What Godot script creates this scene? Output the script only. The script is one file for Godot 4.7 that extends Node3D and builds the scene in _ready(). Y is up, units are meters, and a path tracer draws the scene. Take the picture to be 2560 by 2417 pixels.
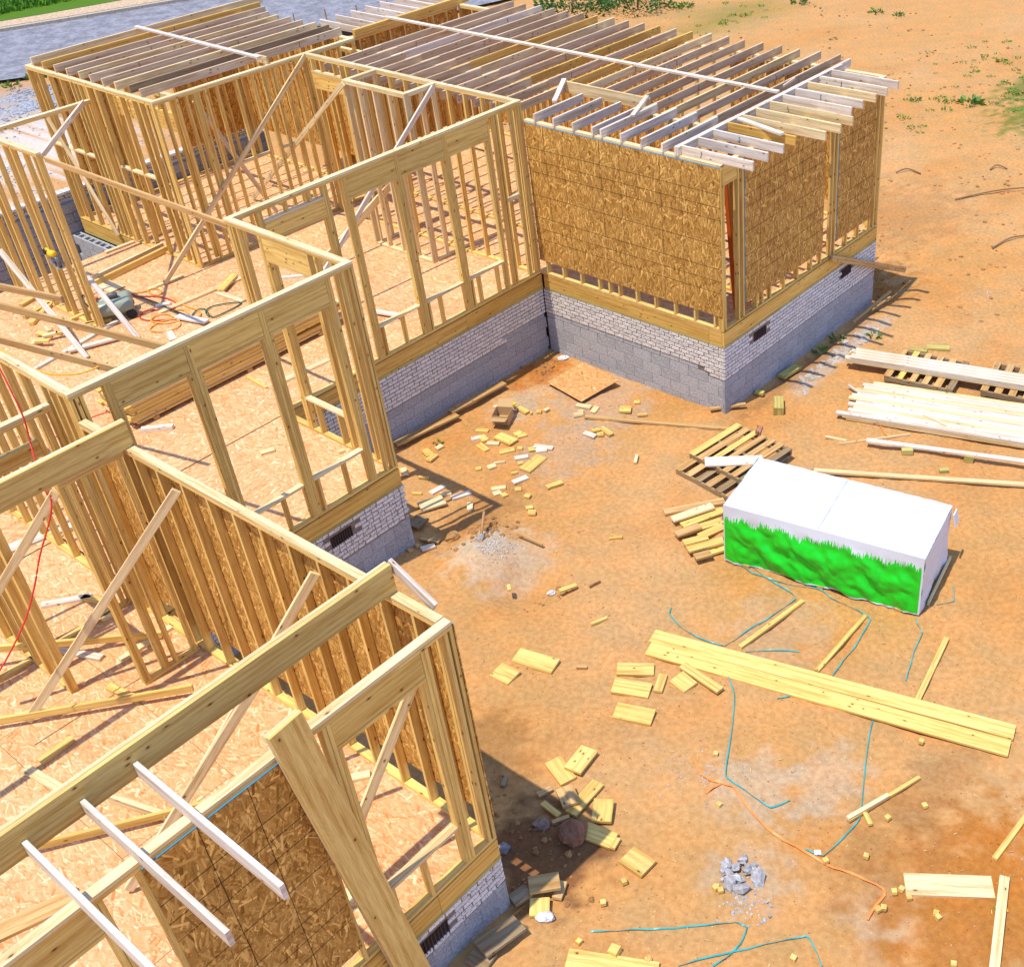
extends Node3D
# A timber framed house under construction, seen from above the yard.

var rng := RandomNumberGenerator.new()
var cache := {}
var mats := {}
var relief := FastNoiseLite.new()
var stains := FastNoiseLite.new()

# real-world base colours (linear), picked up by the boards' vertex colours
const TONES := [
	Color(0.80, 0.55, 0.165), # 0 fresh yellow pine
	Color(0.82, 0.655, 0.36), # 1 pale pine
	Color(0.78, 0.69, 0.57), # 2 white spruce
	Color(0.58, 0.37, 0.15), # 3 tan
	Color(0.34, 0.25, 0.14), # 4 weathered
	Color(0.50, 0.43, 0.13), # 5 treated, greenish
	Color(0.74, 0.46, 0.11), # 6 honey
	Color(0.68, 0.52, 0.33), # 7 greyed joist
]

func _ready() -> void:
	rng.seed = 20240
	var cam := Camera3D.new()
	cam.name = "camera"
	cam.projection = Camera3D.PROJECTION_FRUSTUM
	cam.keep_aspect = Camera3D.KEEP_HEIGHT
	cam.near = 0.1
	cam.far = 900.0
	cam.size = 0.0836465
	cam.frustum_offset = Vector2(-0.0134429, -0.0003067)
	cam.position = Vector3(-13.20125, 9.00465, 13.68153)
	cam.rotation = Vector3(-0.62754, -0.87438, -0.05730)
	add_child(cam)
	cam.current = true
	var env := Environment.new()
	var sky_mat := ProceduralSkyMaterial.new()
	sky_mat.sky_top_color = Color(0.44, 0.56, 0.78)
	sky_mat.sky_horizon_color = Color(0.82, 0.86, 0.91)
	sky_mat.sky_curve = 0.12
	sky_mat.ground_bottom_color = Color(0.5, 0.42, 0.32)
	sky_mat.ground_horizon_color = Color(0.7, 0.72, 0.74)
	sky_mat.energy_multiplier = 1.75
	var sky := Sky.new()
	sky.sky_material = sky_mat
	env.background_mode = Environment.BG_SKY
	env.sky = sky
	env.background_energy_multiplier = 1.0
	env.tonemap_mode = Environment.TONE_MAPPER_LINEAR
	env.tonemap_exposure = 1.18
	env.sdfgi_enabled = true
	env.ssao_enabled = true
	env.ssil_enabled = true
	var we := WorldEnvironment.new()
	we.name = "world_environment"
	we.environment = env
	add_child(we)
	var sun := DirectionalLight3D.new()
	sun.name = "sun"
	sun.light_energy = 1.4
	sun.light_color = Color(1.0, 0.955, 0.88)
	sun.light_angular_distance = 0.5
	sun.shadow_enabled = true
	add_child(sun)
	sun.look_at_from_position(Vector3.ZERO, Vector3(0.335, -1.0, 0.05), Vector3(0, 0, -1))
	make_materials()
	build_ground()
	build_foundations()
	build_decks()
	build_walls()
	build_roof_frames()
	build_braces()
	build_deck_things()
	build_yard_things()
	build_offcuts()
	build_far_things()

# ---------------------------------------------------------------- naming

func put(node: Node3D, parent: Node) -> void:
	(parent if parent else self).add_child(node, true)

var used := {}
func numbered(called: String) -> String:
	var n: int = used.get(called, 0)
	used[called] = n + 1
	return called if n == 0 else "%s_%03d" % [called, n]

func tag(o: Node, label: String, category: String, group := "", kind := "") -> void:
	if label: o.set_meta("label", label)
	if category: o.set_meta("category", category)
	if group: o.set_meta("group", group)
	if kind: o.set_meta("kind", kind)

func thing(called: String, label: String, category: String, at := Vector3.ZERO, turn := 0.0, group := "", kind := "") -> Node3D:
	var o := Node3D.new()
	o.name = numbered(called)
	o.position = at
	o.rotation.y = turn
	tag(o, label, category, group, kind)
	add_child(o)
	return o

var part_names := {}
func piece(called: String, m: Mesh, parent: Node, xf := Transform3D()) -> MeshInstance3D:
	var o := MeshInstance3D.new()
	if parent == null or parent == self:
		o.name = numbered(called)
	else:
		var key := str(parent.get_instance_id()) + called
		var n: int = part_names.get(key, 0)
		part_names[key] = n + 1
		o.name = called if n == 0 else "%s_%03d" % [called, n]
	o.mesh = m
	o.transform = xf
	put(o, parent)
	return o

# ---------------------------------------------------------------- board shapes

# a box with eased edges, grain along its longest side
func box_mesh(size: Vector3, mat: Material, tint := Color.WHITE, uvs := Vector2(2.4, 0.6), bevel := 0.003) -> ArrayMesh:
	var h := size / 2.0
	var b := minf(bevel, minf(h.x, minf(h.y, h.z)) * 0.5)
	var long := 0
	if size.y > size[long]: long = 1
	if size.z > size[long]: long = 2
	var off := Vector2(rng.randf(), rng.randf())
	var vs := PackedVector3Array(); var ns := PackedVector3Array(); var ts := PackedVector2Array(); var cs := PackedColorArray()
	var idx := PackedInt32Array()
	# vertex id: corner*3 + face axis
	for c in 8:
		var s := Vector3(1 if c & 1 else -1, 1 if c & 2 else -1, 1 if c & 4 else -1)
		for a in 3:
			var p := Vector3.ZERO
			for k in 3:
				p[k] = s[k] * (h[k] if k == a else h[k] - b)
			var n := Vector3.ZERO
			n[a] = s[a]
			vs.append(p); ns.append(n); cs.append(tint)
			var w := 0.0
			var u := p[long]
			if a == long:
				u = p[(long + 1) % 3] * 0.2 + 0.13
				w = p[(long + 2) % 3]
			else:
				w = p[3 - long - a] + (0.35 if s[a] > 0 else 0.11) * (a + 1)
			ts.append(Vector2(u / uvs.x, w / uvs.y) + off)
	var tris := []
	for a in 3:
		var k := (a + 1) % 3
		var l := (a + 2) % 3
		for s in 2:
			var q := []
			for e in [[0, 0], [1, 0], [1, 1], [0, 1]]:
				q.append(((s << a) | (e[0] << k) | (e[1] << l)) * 3 + a)
			tris.append([q[0], q[1], q[2]]); tris.append([q[0], q[2], q[3]])
		# edges between faces a and k run along l
		for s in 2:
			for t in 2:
				var c0 := (s << a) | (t << k)
				var c1 := c0 | (1 << l)
				tris.append([c0 * 3 + a, c1 * 3 + a, c1 * 3 + k]); tris.append([c0 * 3 + a, c1 * 3 + k, c0 * 3 + k])
	for c in 8:
		tris.append([c * 3, c * 3 + 1, c * 3 + 2])
	for t in tris:
		var n: Vector3 = ns[t[0]] + ns[t[1]] + ns[t[2]]
		var cr := (vs[t[1]] - vs[t[0]]).cross(vs[t[2]] - vs[t[0]])
		if cr.dot(n) > 0.0:
			idx.append_array(PackedInt32Array([t[0], t[2], t[1]]))
		else:
			idx.append_array(PackedInt32Array([t[0], t[1], t[2]]))
	var arr := []
	arr.resize(Mesh.ARRAY_MAX)
	arr[Mesh.ARRAY_VERTEX] = vs; arr[Mesh.ARRAY_NORMAL] = ns; arr[Mesh.ARRAY_TEX_UV] = ts; arr[Mesh.ARRAY_COLOR] = cs; arr[Mesh.ARRAY_INDEX] = idx
	var m := ArrayMesh.new()
	m.add_surface_from_arrays(Mesh.PRIMITIVE_TRIANGLES, arr)
	m.surface_set_material(0, mat)
	return m

func tone(t: int, spread := 0.12) -> Color:
	var c: Color = TONES[t]
	var v := 1.0 + rng.randf_range(-spread, spread)
	var w := rng.randf_range(-0.06, 0.06)
	return Color(minf(c.r * v, 0.92), minf(c.g * v * (1.0 + w * 0.4), 0.9), minf(c.b * v * (1.0 + w * 1.5), 0.85))

# a board filling the box between two corners, in the parent's own axes; a few grain variants are shared
func stick(parent: Node, called: String, x0: float, x1: float, y0: float, y1: float, z0: float, z1: float, t := 0) -> MeshInstance3D:
	var size := Vector3(absf(x1 - x0), absf(y1 - y0), absf(z1 - z0))
	var key := "%d %.3f %.3f %.3f %d" % [t, size.x, size.y, size.z, rng.randi() % 6]
	if not cache.has(key):
		cache[key] = box_mesh(size, mats.wood, tone(t))
	return piece(called, cache[key], parent, Transform3D(Basis(), Vector3((x0 + x1) / 2, (y0 + y1) / 2, (z0 + z1) / 2)))

# a board from p to q; w is its width along side, t its thickness
func bar(parent: Node, called: String, p: Vector3, q: Vector3, w: float, thick: float, side: Vector3, t := 2, ext := 0.0) -> MeshInstance3D:
	var x := (q - p).normalized()
	var z := x.cross(side).normalized()
	var y := z.cross(x)
	var len := p.distance_to(q) + ext
	return piece(called, box_mesh(Vector3(len, w, thick), mats.wood, tone(t)), parent, Transform3D(Basis(x, y, z), (p + q) / 2))

func lone_bar(called: String, label: String, cat: String, group: String, p: Vector3, q: Vector3, w: float, thick: float, side: Vector3, t := 2) -> MeshInstance3D:
	var o := bar(self, called, p, q, w, thick, side, t)
	tag(o, label, cat, group)
	return o

func smooth(st: SurfaceTool, mat: Material) -> ArrayMesh:
	st.index()
	st.generate_normals()
	var m := st.commit()
	m.surface_set_material(0, mat)
	return m

func tube_mesh(pts: Array, r: float, mat: Material, sides := 6, closed := false) -> ArrayMesh:
	var st := SurfaceTool.new()
	st.begin(Mesh.PRIMITIVE_TRIANGLES)
	st.set_smooth_group(0)
	var n := pts.size()
	var rings := []
	for i in n:
		var d: Vector3 = (pts[mini(i + 1, n - 1)] - pts[maxi(i - 1, 0)]).normalized()
		var s := d.cross(Vector3.UP if absf(d.y) < 0.9 else Vector3.RIGHT).normalized()
		var u := s.cross(d)
		var ring := []
		for k in sides:
			var a := TAU * k / sides
			ring.append(pts[i] + (s * cos(a) + u * sin(a)) * r)
		rings.append(ring)
	for i in n - 1:
		for k in sides:
			var k2 := (k + 1) % sides
			for p in [rings[i][k], rings[i + 1][k], rings[i + 1][k2], rings[i][k], rings[i + 1][k2], rings[i][k2]]:
				st.add_vertex(p)
	for e in [0, n - 1]:
		for k in range(1, sides - 1):
			for p in ([rings[e][0], rings[e][k], rings[e][k + 1]] if e == 0 else [rings[e][0], rings[e][k + 1], rings[e][k]]):
				st.add_vertex(p)
	return smooth(st, mat)

# smooth curve through points
func curve(pts: Array, per := 6) -> Array:
	var out := []
	var n := pts.size()
	for i in n - 1:
		var a: Vector3 = pts[maxi(i - 1, 0)]
		var b: Vector3 = pts[i]
		var c: Vector3 = pts[i + 1]
		var d: Vector3 = pts[mini(i + 2, n - 1)]
		for k in per:
			out.append(b.cubic_interpolate(c, a, d, float(k) / per))
	out.append(pts[n - 1])
	return out

# a turned shape: profile of Vector2(along, radius) about the local x axis
func lathe_mesh(profile: Array, mat: Material, sides := 20) -> ArrayMesh:
	var st := SurfaceTool.new()
	st.begin(Mesh.PRIMITIVE_TRIANGLES)
	st.set_smooth_group(0)
	for i in profile.size() - 1:
		for k in sides:
			var q := []
			for e in [[i, k], [i, k + 1], [i + 1, k + 1], [i + 1, k]]:
				var pr: Vector2 = profile[e[0]]
				var a: float = TAU * e[1] / sides
				q.append(Vector3(pr.x, cos(a) * pr.y, sin(a) * pr.y))
			for p in [q[0], q[1], q[2], q[0], q[2], q[3]]:
				st.add_vertex(p)
	return smooth(st, mat)

# an uneven lump of stone or earth
func lump_mesh(size: Vector3, mat: Material, tint: Color, sd: int, rough := 0.3, rings := 7, sides := 10) -> ArrayMesh:
	var n := FastNoiseLite.new()
	n.seed = sd
	n.frequency = 0.9
	var st := SurfaceTool.new()
	st.begin(Mesh.PRIMITIVE_TRIANGLES)
	st.set_color(tint)
	var grid := []
	for i in rings + 1:
		var row := []
		for k in sides:
			var a := PI * i / rings
			var b := TAU * k / sides
			var d := Vector3(sin(a) * cos(b), cos(a), sin(a) * sin(b))
			row.append(d * size * 0.5 * (1.0 + rough * n.get_noise_3dv(d * 1.6)))
		grid.append(row)
	for i in rings:
		for k in sides:
			var k2 := (k + 1) % sides
			for p in [grid[i][k], grid[i][k2], grid[i + 1][k2], grid[i][k], grid[i + 1][k2], grid[i + 1][k]]:
				st.set_color(tint)
				st.set_uv(Vector2(p.x + p.y, p.z - p.y))
				st.set_smooth_group(-1 if rough > 0.45 else 0)
				st.add_vertex(p)
	st.index()
	st.generate_normals()
	var m := st.commit()
	m.surface_set_material(0, mat)
	return m

# ---------------------------------------------------------------- materials

func noise_bytes(w: int, h: int, sd: int, freq: float, oct := 3) -> PackedByteArray:
	var n := FastNoiseLite.new()
	n.seed = sd
	n.noise_type = FastNoiseLite.TYPE_SIMPLEX_SMOOTH
	n.frequency = freq
	n.fractal_octaves = oct
	return n.get_seamless_image(w, h).get_data()

func stretched(w: int, h: int, sw: int, sh: int, sd: int, freq: float) -> PackedByteArray:
	var n := FastNoiseLite.new()
	n.seed = sd
	n.frequency = freq
	n.fractal_octaves = 3
	var im := n.get_seamless_image(sw, sh)
	im.resize(w, h, Image.INTERPOLATE_CUBIC)
	return im.get_data()

func std(tex: Texture2D, rough := 0.75, spec := 0.35) -> StandardMaterial3D:
	var m := StandardMaterial3D.new()
	m.albedo_texture = tex
	m.roughness = rough
	m.metallic_specular = spec
	m.vertex_color_use_as_albedo = true
	return m

func plain_mat(c: Color, rough := 0.7, metal := 0.0) -> StandardMaterial3D:
	var m := StandardMaterial3D.new()
	m.albedo_color = c.linear_to_srgb()
	m.roughness = rough
	m.metallic = metal
	return m

func tex_of(w: int, h: int, data: PackedByteArray) -> ImageTexture:
	var im := Image.create_from_data(w, h, false, Image.FORMAT_RGB8, data)
	im.generate_mipmaps()
	return ImageTexture.create_from_image(im)

func make_materials() -> void:
	# sawn pine: long streaks, growth rings and a few knots
	var w := 1024
	var h := 512
	var fine := stretched(w, h, 48, 512, 3, 0.16)
	var broad := stretched(w, h, 16, 128, 4, 0.07)
	var warp := stretched(w, h, 24, 24, 5, 0.1)
	var data := PackedByteArray()
	data.resize(w * h * 3)
	var knots := []
	for i in 11:
		knots.append([rng.randf() * w, rng.randf() * h, rng.randf_range(4, 9), rng.randf_range(4, 8)])
	for y in h:
		for x in w:
			var i := y * w + x
			var ring := sin(y * 0.19 + warp[i] * 0.16)
			var v := 0.93 + (fine[i] - 128) * 0.0006 + (broad[i] - 128) * 0.0007 + ring * 0.011
			data[i * 3] = clampi(int(v * 252), 0, 255)
			data[i * 3 + 1] = clampi(int((v - 0.006 + (v - 0.93) * 0.6) * 250), 0, 255)
			data[i * 3 + 2] = clampi(int((v - 0.012 + (v - 0.93) * 1.6) * 250), 0, 255)
	for k in knots:
		var rx: float = k[2]
		var ry: float = k[3]
		for dy in range(int(-ry * 3), int(ry * 3) + 1):
			for dx in range(int(-rx * 4), int(rx * 4) + 1):
				var d := sqrt(pow(dx / rx, 2) + pow(dy / ry, 2))
				if d > 2.6: continue
				var i := (posmod(int(k[1]) + dy, h) * w + posmod(int(k[0]) + dx, w)) * 3
				var f := 0.42 + 0.1 * sin(d * 9.0) if d < 1.0 else lerpf(0.8 + 0.1 * sin(d * 9.0), 1.0, (d - 1.0) / 1.6)
				data[i] = int(data[i] * lerpf(f, 1.0, 0.2))
				data[i + 1] = int(data[i + 1] * f)
				data[i + 2] = int(data[i + 2] * f * (0.8 if d < 1.0 else 1.0))
	mats.wood = std(tex_of(w, h, data), 0.72)
	# strand board: thousands of crossing flakes
	w = 512
	h = 1024
	var base := PackedByteArray()
	base.resize(w * h)
	base.fill(110)
	var hue := PackedByteArray()
	hue.resize(w * h)
	hue.fill(128)
	for n in 3600:
		var cx := rng.randf() * w
		var cy := rng.randf() * h
		var ang := rng.randfn(PI / 2, 0.6)
		var ln := rng.randf_range(16, 80)
		var wd := rng.randf_range(2.0, 11.0)
		var val := clampi(int(rng.randfn(120, 50) + (95.0 if rng.randf() < 0.10 else 0.0)), 15, 255)
		var hv := rng.randi_range(60, 200)
		var cs := cos(ang)
		var sn := sin(ang)
		for a in int(ln):
			var taper := minf(1.0, minf(a, ln - a) / 5.0 + 0.35)
			for b in range(int(-wd * taper / 2), int(wd * taper / 2) + 1):
				var px := posmod(int(cx + cs * a - sn * b), w)
				var py := posmod(int(cy + sn * a + cs * b), h)
				base[py * w + px] = clampi(val + (b * 5 if b < 0 else 0) + (a % 3) * 3, 0, 255)
				hue[py * w + px] = hv
	var wall := PackedByteArray()
	wall.resize(w * h * 3)
	var deck := PackedByteArray()
	deck.resize(w * h * 3)
	for i in w * h:
		var v := base[i] / 255.0
		var q := hue[i] / 255.0 - 0.5
		wall[i * 3] = clampi(int((0.50 + v * 0.50) * 255), 0, 255)
		wall[i * 3 + 1] = clampi(int((0.38 + v * 0.58 - q * 0.06) * 255), 0, 255)
		wall[i * 3 + 2] = clampi(int((0.22 + v * 0.70 - q * 0.16) * 255), 0, 255)
		deck[i * 3] = clampi(int((0.76 + v * 0.24) * 255), 0, 255)
		deck[i * 3 + 1] = clampi(int((0.60 + v * 0.38 - q * 0.14) * 255), 0, 255)
		deck[i * 3 + 2] = clampi(int((0.44 + v * 0.52 - q * 0.26) * 255), 0, 255)
	mats.deck = std(tex_of(w, h, deck), 0.8)
	mats.osb_plain = std(tex_of(w, h, wall), 0.8)
	# the printed nailing lines of a 1.22 x 2.44 m wall sheet
	for u in [0.333, 0.667]:
		var cx := int(u * w)
		for y in h:
			var wob := 1 if (y / 90) % 3 == 0 else 0
			for k in 3:
				var i := (y * w + cx + k + wob) * 3
				if base[y * w + cx] % 9 < 8:
					for c in 3: wall[i + c] = int(wall[i + c] * 0.42)
	for v in [0.168, 0.25, 0.336, 0.5, 0.668, 0.75, 0.836]:
		var cy := h - 1 - int(v * h)
		for x in w:
			for k in 4:
				var i := ((cy + k) * w + x) * 3
				if base[cy * w + x] % 9 < 8:
					for c in 3: wall[i + c] = int(wall[i + c] * 0.42)
	mats.osb = std(tex_of(w, h, wall), 0.78)
	# clay soil
	w = 1024
	h = 1024
	var n1 := noise_bytes(w, h, 11, 0.004, 4)
	var n2 := noise_bytes(w, h, 12, 0.03, 4)
	var n3 := noise_bytes(w, h, 13, 0.16, 2)
	var soil := PackedByteArray()
	soil.resize(w * h * 3)
	for i in w * h:
		var a := (n1[i] - 128) / 128.0
		var b := (n2[i] - 128) / 128.0
		var c := (n3[i] - 128) / 128.0
		var v := 0.88 + a * 0.05 + b * 0.06 + c * 0.05
		var sat := a * 0.07 - b * 0.04
		soil[i * 3] = clampi(int(v * 255), 0, 255)
		soil[i * 3 + 1] = clampi(int((v - sat * 0.5) * 250), 0, 255)
		soil[i * 3 + 2] = clampi(int((v - sat) * 246), 0, 255)
	for n in 900:
		var px := rng.randi() % w
		var py := rng.randi() % h
		var f := rng.randf_range(0.72, 0.92) if rng.randf() < 0.55 else rng.randf_range(1.08, 1.25)
		var r := rng.randi_range(0, 3)
		for dy in range(-r, r + 1):
			for dx in range(-r, r + 1):
				if dx * dx + dy * dy > r * r: continue
				var i := (posmod(py + dy, h) * w + posmod(px + dx, w)) * 3
				for c in 3: soil[i + c] = clampi(int(soil[i + c] * f), 0, 255)
	mats.soil = std(tex_of(w, h, soil), 0.95, 0.2)
	var bump := Image.create_from_data(w, h, false, Image.FORMAT_L8, n2)
	bump.bump_map_to_normal_map(5.0)
	mats.soil.normal_enabled = true
	mats.soil.normal_texture = ImageTexture.create_from_image(bump)
	mats.soil.normal_scale = 0.45
	# whitewashed brick and grey block faces
	w = 256
	h = 256
	var m1 := noise_bytes(w, h, 21, 0.05, 4)
	var m2 := noise_bytes(w, h, 22, 0.2, 2)
	var br := PackedByteArray()
	br.resize(w * h * 3)
	var bl := PackedByteArray()
	bl.resize(w * h * 3)
	for i in w * h:
		var worn := clampf((m1[i] - 176) / 12.0, 0.0, 1.0) * 0.85
		var v := 0.95 + (m2[i] - 128) * 0.0008
		br[i * 3] = clampi(int(lerpf(v, 0.50, worn) * 255), 0, 255)
		br[i * 3 + 1] = clampi(int(lerpf(v, 0.38, worn) * 255), 0, 255)
		br[i * 3 + 2] = clampi(int(lerpf(v, 0.31, worn) * 255), 0, 255)
		var g := 0.9 + (m1[i] - 128) * 0.0011 + (m2[i] - 128) * 0.0009
		for c in 3: bl[i * 3 + c] = clampi(int(g * 255), 0, 255)
	mats.brick = std(tex_of(w, h, br), 0.85)
	mats.block = std(tex_of(w, h, bl), 0.92)
	mats.stone = std(tex_of(w, h, bl), 0.9)
	mats.asphalt = std(tex_of(w, h, bl), 0.85)
	mats.paint = std(null, 0.6)
	mats.leaf = std(null, 0.6)
	mats.leaf.backlight_enabled = true
	mats.leaf.backlight = Color(0.12, 0.2, 0.03)
	mats.dark = plain_mat(Color(0.012, 0.01, 0.01), 0.7)
	mats.teal = plain_mat(Color(0.03, 0.36, 0.36), 0.4)
	mats.tape = plain_mat(Color(0.85, 0.25, 0.05), 0.5)
	mats.steel = plain_mat(Color(0.45, 0.45, 0.47), 0.35, 0.9)
	mats.blue = plain_mat(Color(0.05, 0.25, 0.42), 0.6)

# ---------------------------------------------------------------- ground

func flat_height(x: float, z: float) -> float:
	return -1.57 + 0.088 * clampf(-3.6 - x, 0.0, 7.0)

func hump(x: float, z: float, cx: float, cz: float, rx: float, rz: float, amount: float) -> float:
	var d := pow((x - cx) / rx, 2) + pow((z - cz) / rz, 2)
	return amount * exp(-d)

func ground_height(x: float, z: float) -> float:
	var y := flat_height(x, z)
	y += relief.get_noise_2d(x, z) * 0.05 + relief.get_noise_2d(x * 5.0 + 40.0, z * 5.0) * 0.022
	y += hump(x, z, -5.1, 3.5, 0.55, 0.4, 0.22)      # mortar heap
	y += hump(x, z, -4.75, 3.05, 0.5, 0.2, 0.12) + hump(x, z, -4.4, 4.3, 0.35, 0.5, 0.05)
	y += hump(x, z, -5.1, 4.3, 0.55, 0.45, -0.2)    # shallow pit
	y += hump(x, z, 5.5, 3.6, 0.7, 0.6, -0.45) + hump(x, z, 6.3, 2.2, 1.2, 0.8, 0.1)   # dug out corner
	y += hump(x, z, 2.6, 4.15, 2.6, 0.16, -0.08)     # trench along the brick wall
	y += hump(x, z, -8.7, 7.2, 0.35, 0.8, -0.08)
	y += hump(x, z, 6.1, 5.7, 0.35, 0.4, 0.07)
	y += (0.025 * sin((x * 0.8 - z * 1.6) * 4.0) * clampf(relief.get_noise_2d(x * 0.4, z * 0.4) * 3.0 + 0.3, 0.0, 1.0)) * clampf((x - 6.0) / 4.0, 0.0, 1.0)
	return y

# dirt of another kind: x, z, radius x, radius z, colour, how much
const PATCHES := [
	[-5.05, 3.5, 0.6, 0.45, 0.62, 0.50, 0.34, 0.9],
	[-4.95, 3.9, 0.7, 0.4, 0.58, 0.42, 0.27, 0.7],
	[3.4, 4.5, 1.2, 0.25, 0.55, 0.47, 0.38, 0.85],
	[1.9, 4.5, 0.8, 0.25, 0.55, 0.45, 0.34, 0.8],
	[-1.6, 0.8, 0.7, 0.4, 0.54, 0.44, 0.31, 0.7],
	[-0.9, 1.9, 0.9, 0.8, 0.52, 0.40, 0.29, 0.6],
	[-2.2, 2.4, 0.9, 0.7, 0.50, 0.38, 0.27, 0.55],
	[-6.3, 8.9, 0.5, 0.5, 0.58, 0.44, 0.29, 0.7],
	[-5.8, 9.5, 0.6, 0.4, 0.58, 0.44, 0.29, 0.65],
	[-6.9, 10.9, 0.5, 0.4, 0.57, 0.43, 0.28, 0.6],
	[-3.9, 7.6, 0.8, 0.6, 0.56, 0.40, 0.24, 0.5],
	[-7.3, 9.6, 0.4, 0.4, 0.54, 0.42, 0.28, 0.6],
	[-5.9, 11.6, 1.35, 0.95, 0.50, 0.20, 0.04, 0.95],
	[-6.1, 10.6, 0.9, 0.5, 0.42, 0.21, 0.07, 0.5],
	[-5.0, 10.5, 0.8, 0.35, 0.38, 0.19, 0.07, 0.5],
	[-7.0, 11.9, 0.8, 0.6, 0.45, 0.21, 0.06, 0.5],
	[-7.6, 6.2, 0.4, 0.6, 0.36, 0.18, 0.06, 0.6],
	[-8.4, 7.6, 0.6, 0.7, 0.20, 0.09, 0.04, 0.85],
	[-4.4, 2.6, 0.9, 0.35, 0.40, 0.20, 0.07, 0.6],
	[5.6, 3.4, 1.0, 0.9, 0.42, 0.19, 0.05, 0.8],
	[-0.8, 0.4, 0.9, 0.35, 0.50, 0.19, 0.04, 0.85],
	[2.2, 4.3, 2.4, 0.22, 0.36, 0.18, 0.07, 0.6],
	[0.4, -19.5, 2.4, 2.6, 0.72, 0.66, 0.60, 0.95],
	[-2.6, -15.0, 2.2, 2.2, 0.70, 0.62, 0.55, 0.85],
	[2.2, -24.0, 1.6, 1.2, 0.40, 0.42, 0.46, 0.9],
	[0.3, -13.2, 1.6, 1.2, 0.44, 0.42, 0.42, 0.7],
	[16.8, 2.6, 2.0, 1.2, 0.10, 0.20, 0.03, 0.75],
	[18.4, 1.2, 1.6, 0.7, 0.10, 0.20, 0.03, 0.7],
	[20.4, -10.5, 2.4, 1.2, 0.20, 0.24, 0.06, 0.6],
	[12.0, -2.0, 3.0, 2.0, 0.60, 0.34, 0.16, 0.5],
	[9.0, 2.5, 2.0, 1.4, 0.44, 0.22, 0.08, 0.5],
]

func ground_color(x: float, z: float) -> Color:
	var n := stains.get_noise_2d(x, z)
	var c := Color(0.61, 0.335, 0.12)
	c = c.lerp(Color(0.63, 0.385, 0.175), clampf(0.4 + n * 0.9, 0.0, 1.0))
	c = c.lerp(Color(0.56, 0.265, 0.075), clampf(stains.get_noise_2d(x * 1.7 + 90.0, z * 1.7) * 0.9, 0.0, 0.6))
	for p in PATCHES:
		var dx: float = (x - p[0]) / p[2]
		var dz: float = (z - p[1]) / p[3]
		if absf(dx) > 2.2 or absf(dz) > 2.2: continue
		var d := sqrt(dx * dx + dz * dz) + relief.get_noise_2d(x * 6.0, z * 6.0) * 0.9 + n * 0.35
		c = c.lerp(Color(p[4], p[5], p[6]), smoothstep(1.25, 0.55, d) * p[7])
	return c

func spaced(dense0: float, dense1: float, step: float, lo: float, hi: float) -> Array:
	var out := []
	var x := dense0
	while x <= dense1:
		out.append(x)
		x += step
	var d := step
	x = dense1
	while x < hi:
		d = minf(d * 1.12, 14.0)
		x += d
		out.append(x)
	d = step
	x = dense0
	while x > lo:
		d = minf(d * 1.12, 14.0)
		x -= d
		out.push_front(x)
	return out

func build_ground() -> void:
	relief.seed = 7
	relief.frequency = 0.45
	relief.fractal_octaves = 4
	stains.seed = 31
	stains.frequency = 0.22
	stains.fractal_octaves = 4
	var xs := spaced(-9.3, 7.2, 0.07, -220.0, 320.0)
	var far_xs := []
	for k in 70: far_xs.append(7.26 + k * 0.16)
	xs = xs.filter(func(v): return v <= 7.2) + far_xs + xs.filter(func(v): return v > 18.5)
	var zs := spaced(-0.2, 12.6, 0.07, -320.0, 160.0)
	var vs := PackedVector3Array(); var cs := PackedColorArray(); var ts := PackedVector2Array(); var idx := PackedInt32Array()
	for z in zs:
		for x in xs:
			var fade := 1.0 if absf(x) < 60.0 and absf(z) < 60.0 else 0.0
			vs.append(Vector3(x, ground_height(x, z) if fade > 0 else flat_height(x, z), z))
			cs.append(ground_color(x, z))
			ts.append(Vector2(x, z) / 3.1)
	var nx := xs.size()
	for j in zs.size() - 1:
		for i in nx - 1:
			var a := j * nx + i
			idx.append_array(PackedInt32Array([a, a + 1, a + nx + 1, a, a + nx + 1, a + nx]))
	var st := SurfaceTool.new()
	var arr := []
	arr.resize(Mesh.ARRAY_MAX)
	arr[Mesh.ARRAY_VERTEX] = vs; arr[Mesh.ARRAY_COLOR] = cs; arr[Mesh.ARRAY_TEX_UV] = ts; arr[Mesh.ARRAY_INDEX] = idx
	var am := ArrayMesh.new()
	am.add_surface_from_arrays(Mesh.PRIMITIVE_TRIANGLES, arr)
	st.create_from(am, 0)
	st.generate_normals()
	st.generate_tangents()
	var m := st.commit()
	m.surface_set_material(0, mats.soil)
	var g := piece("ground", m, self)
	tag(g, "bare orange clay soil of the building site", "ground", "", "structure")

# ---------------------------------------------------------------- foundations

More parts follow.
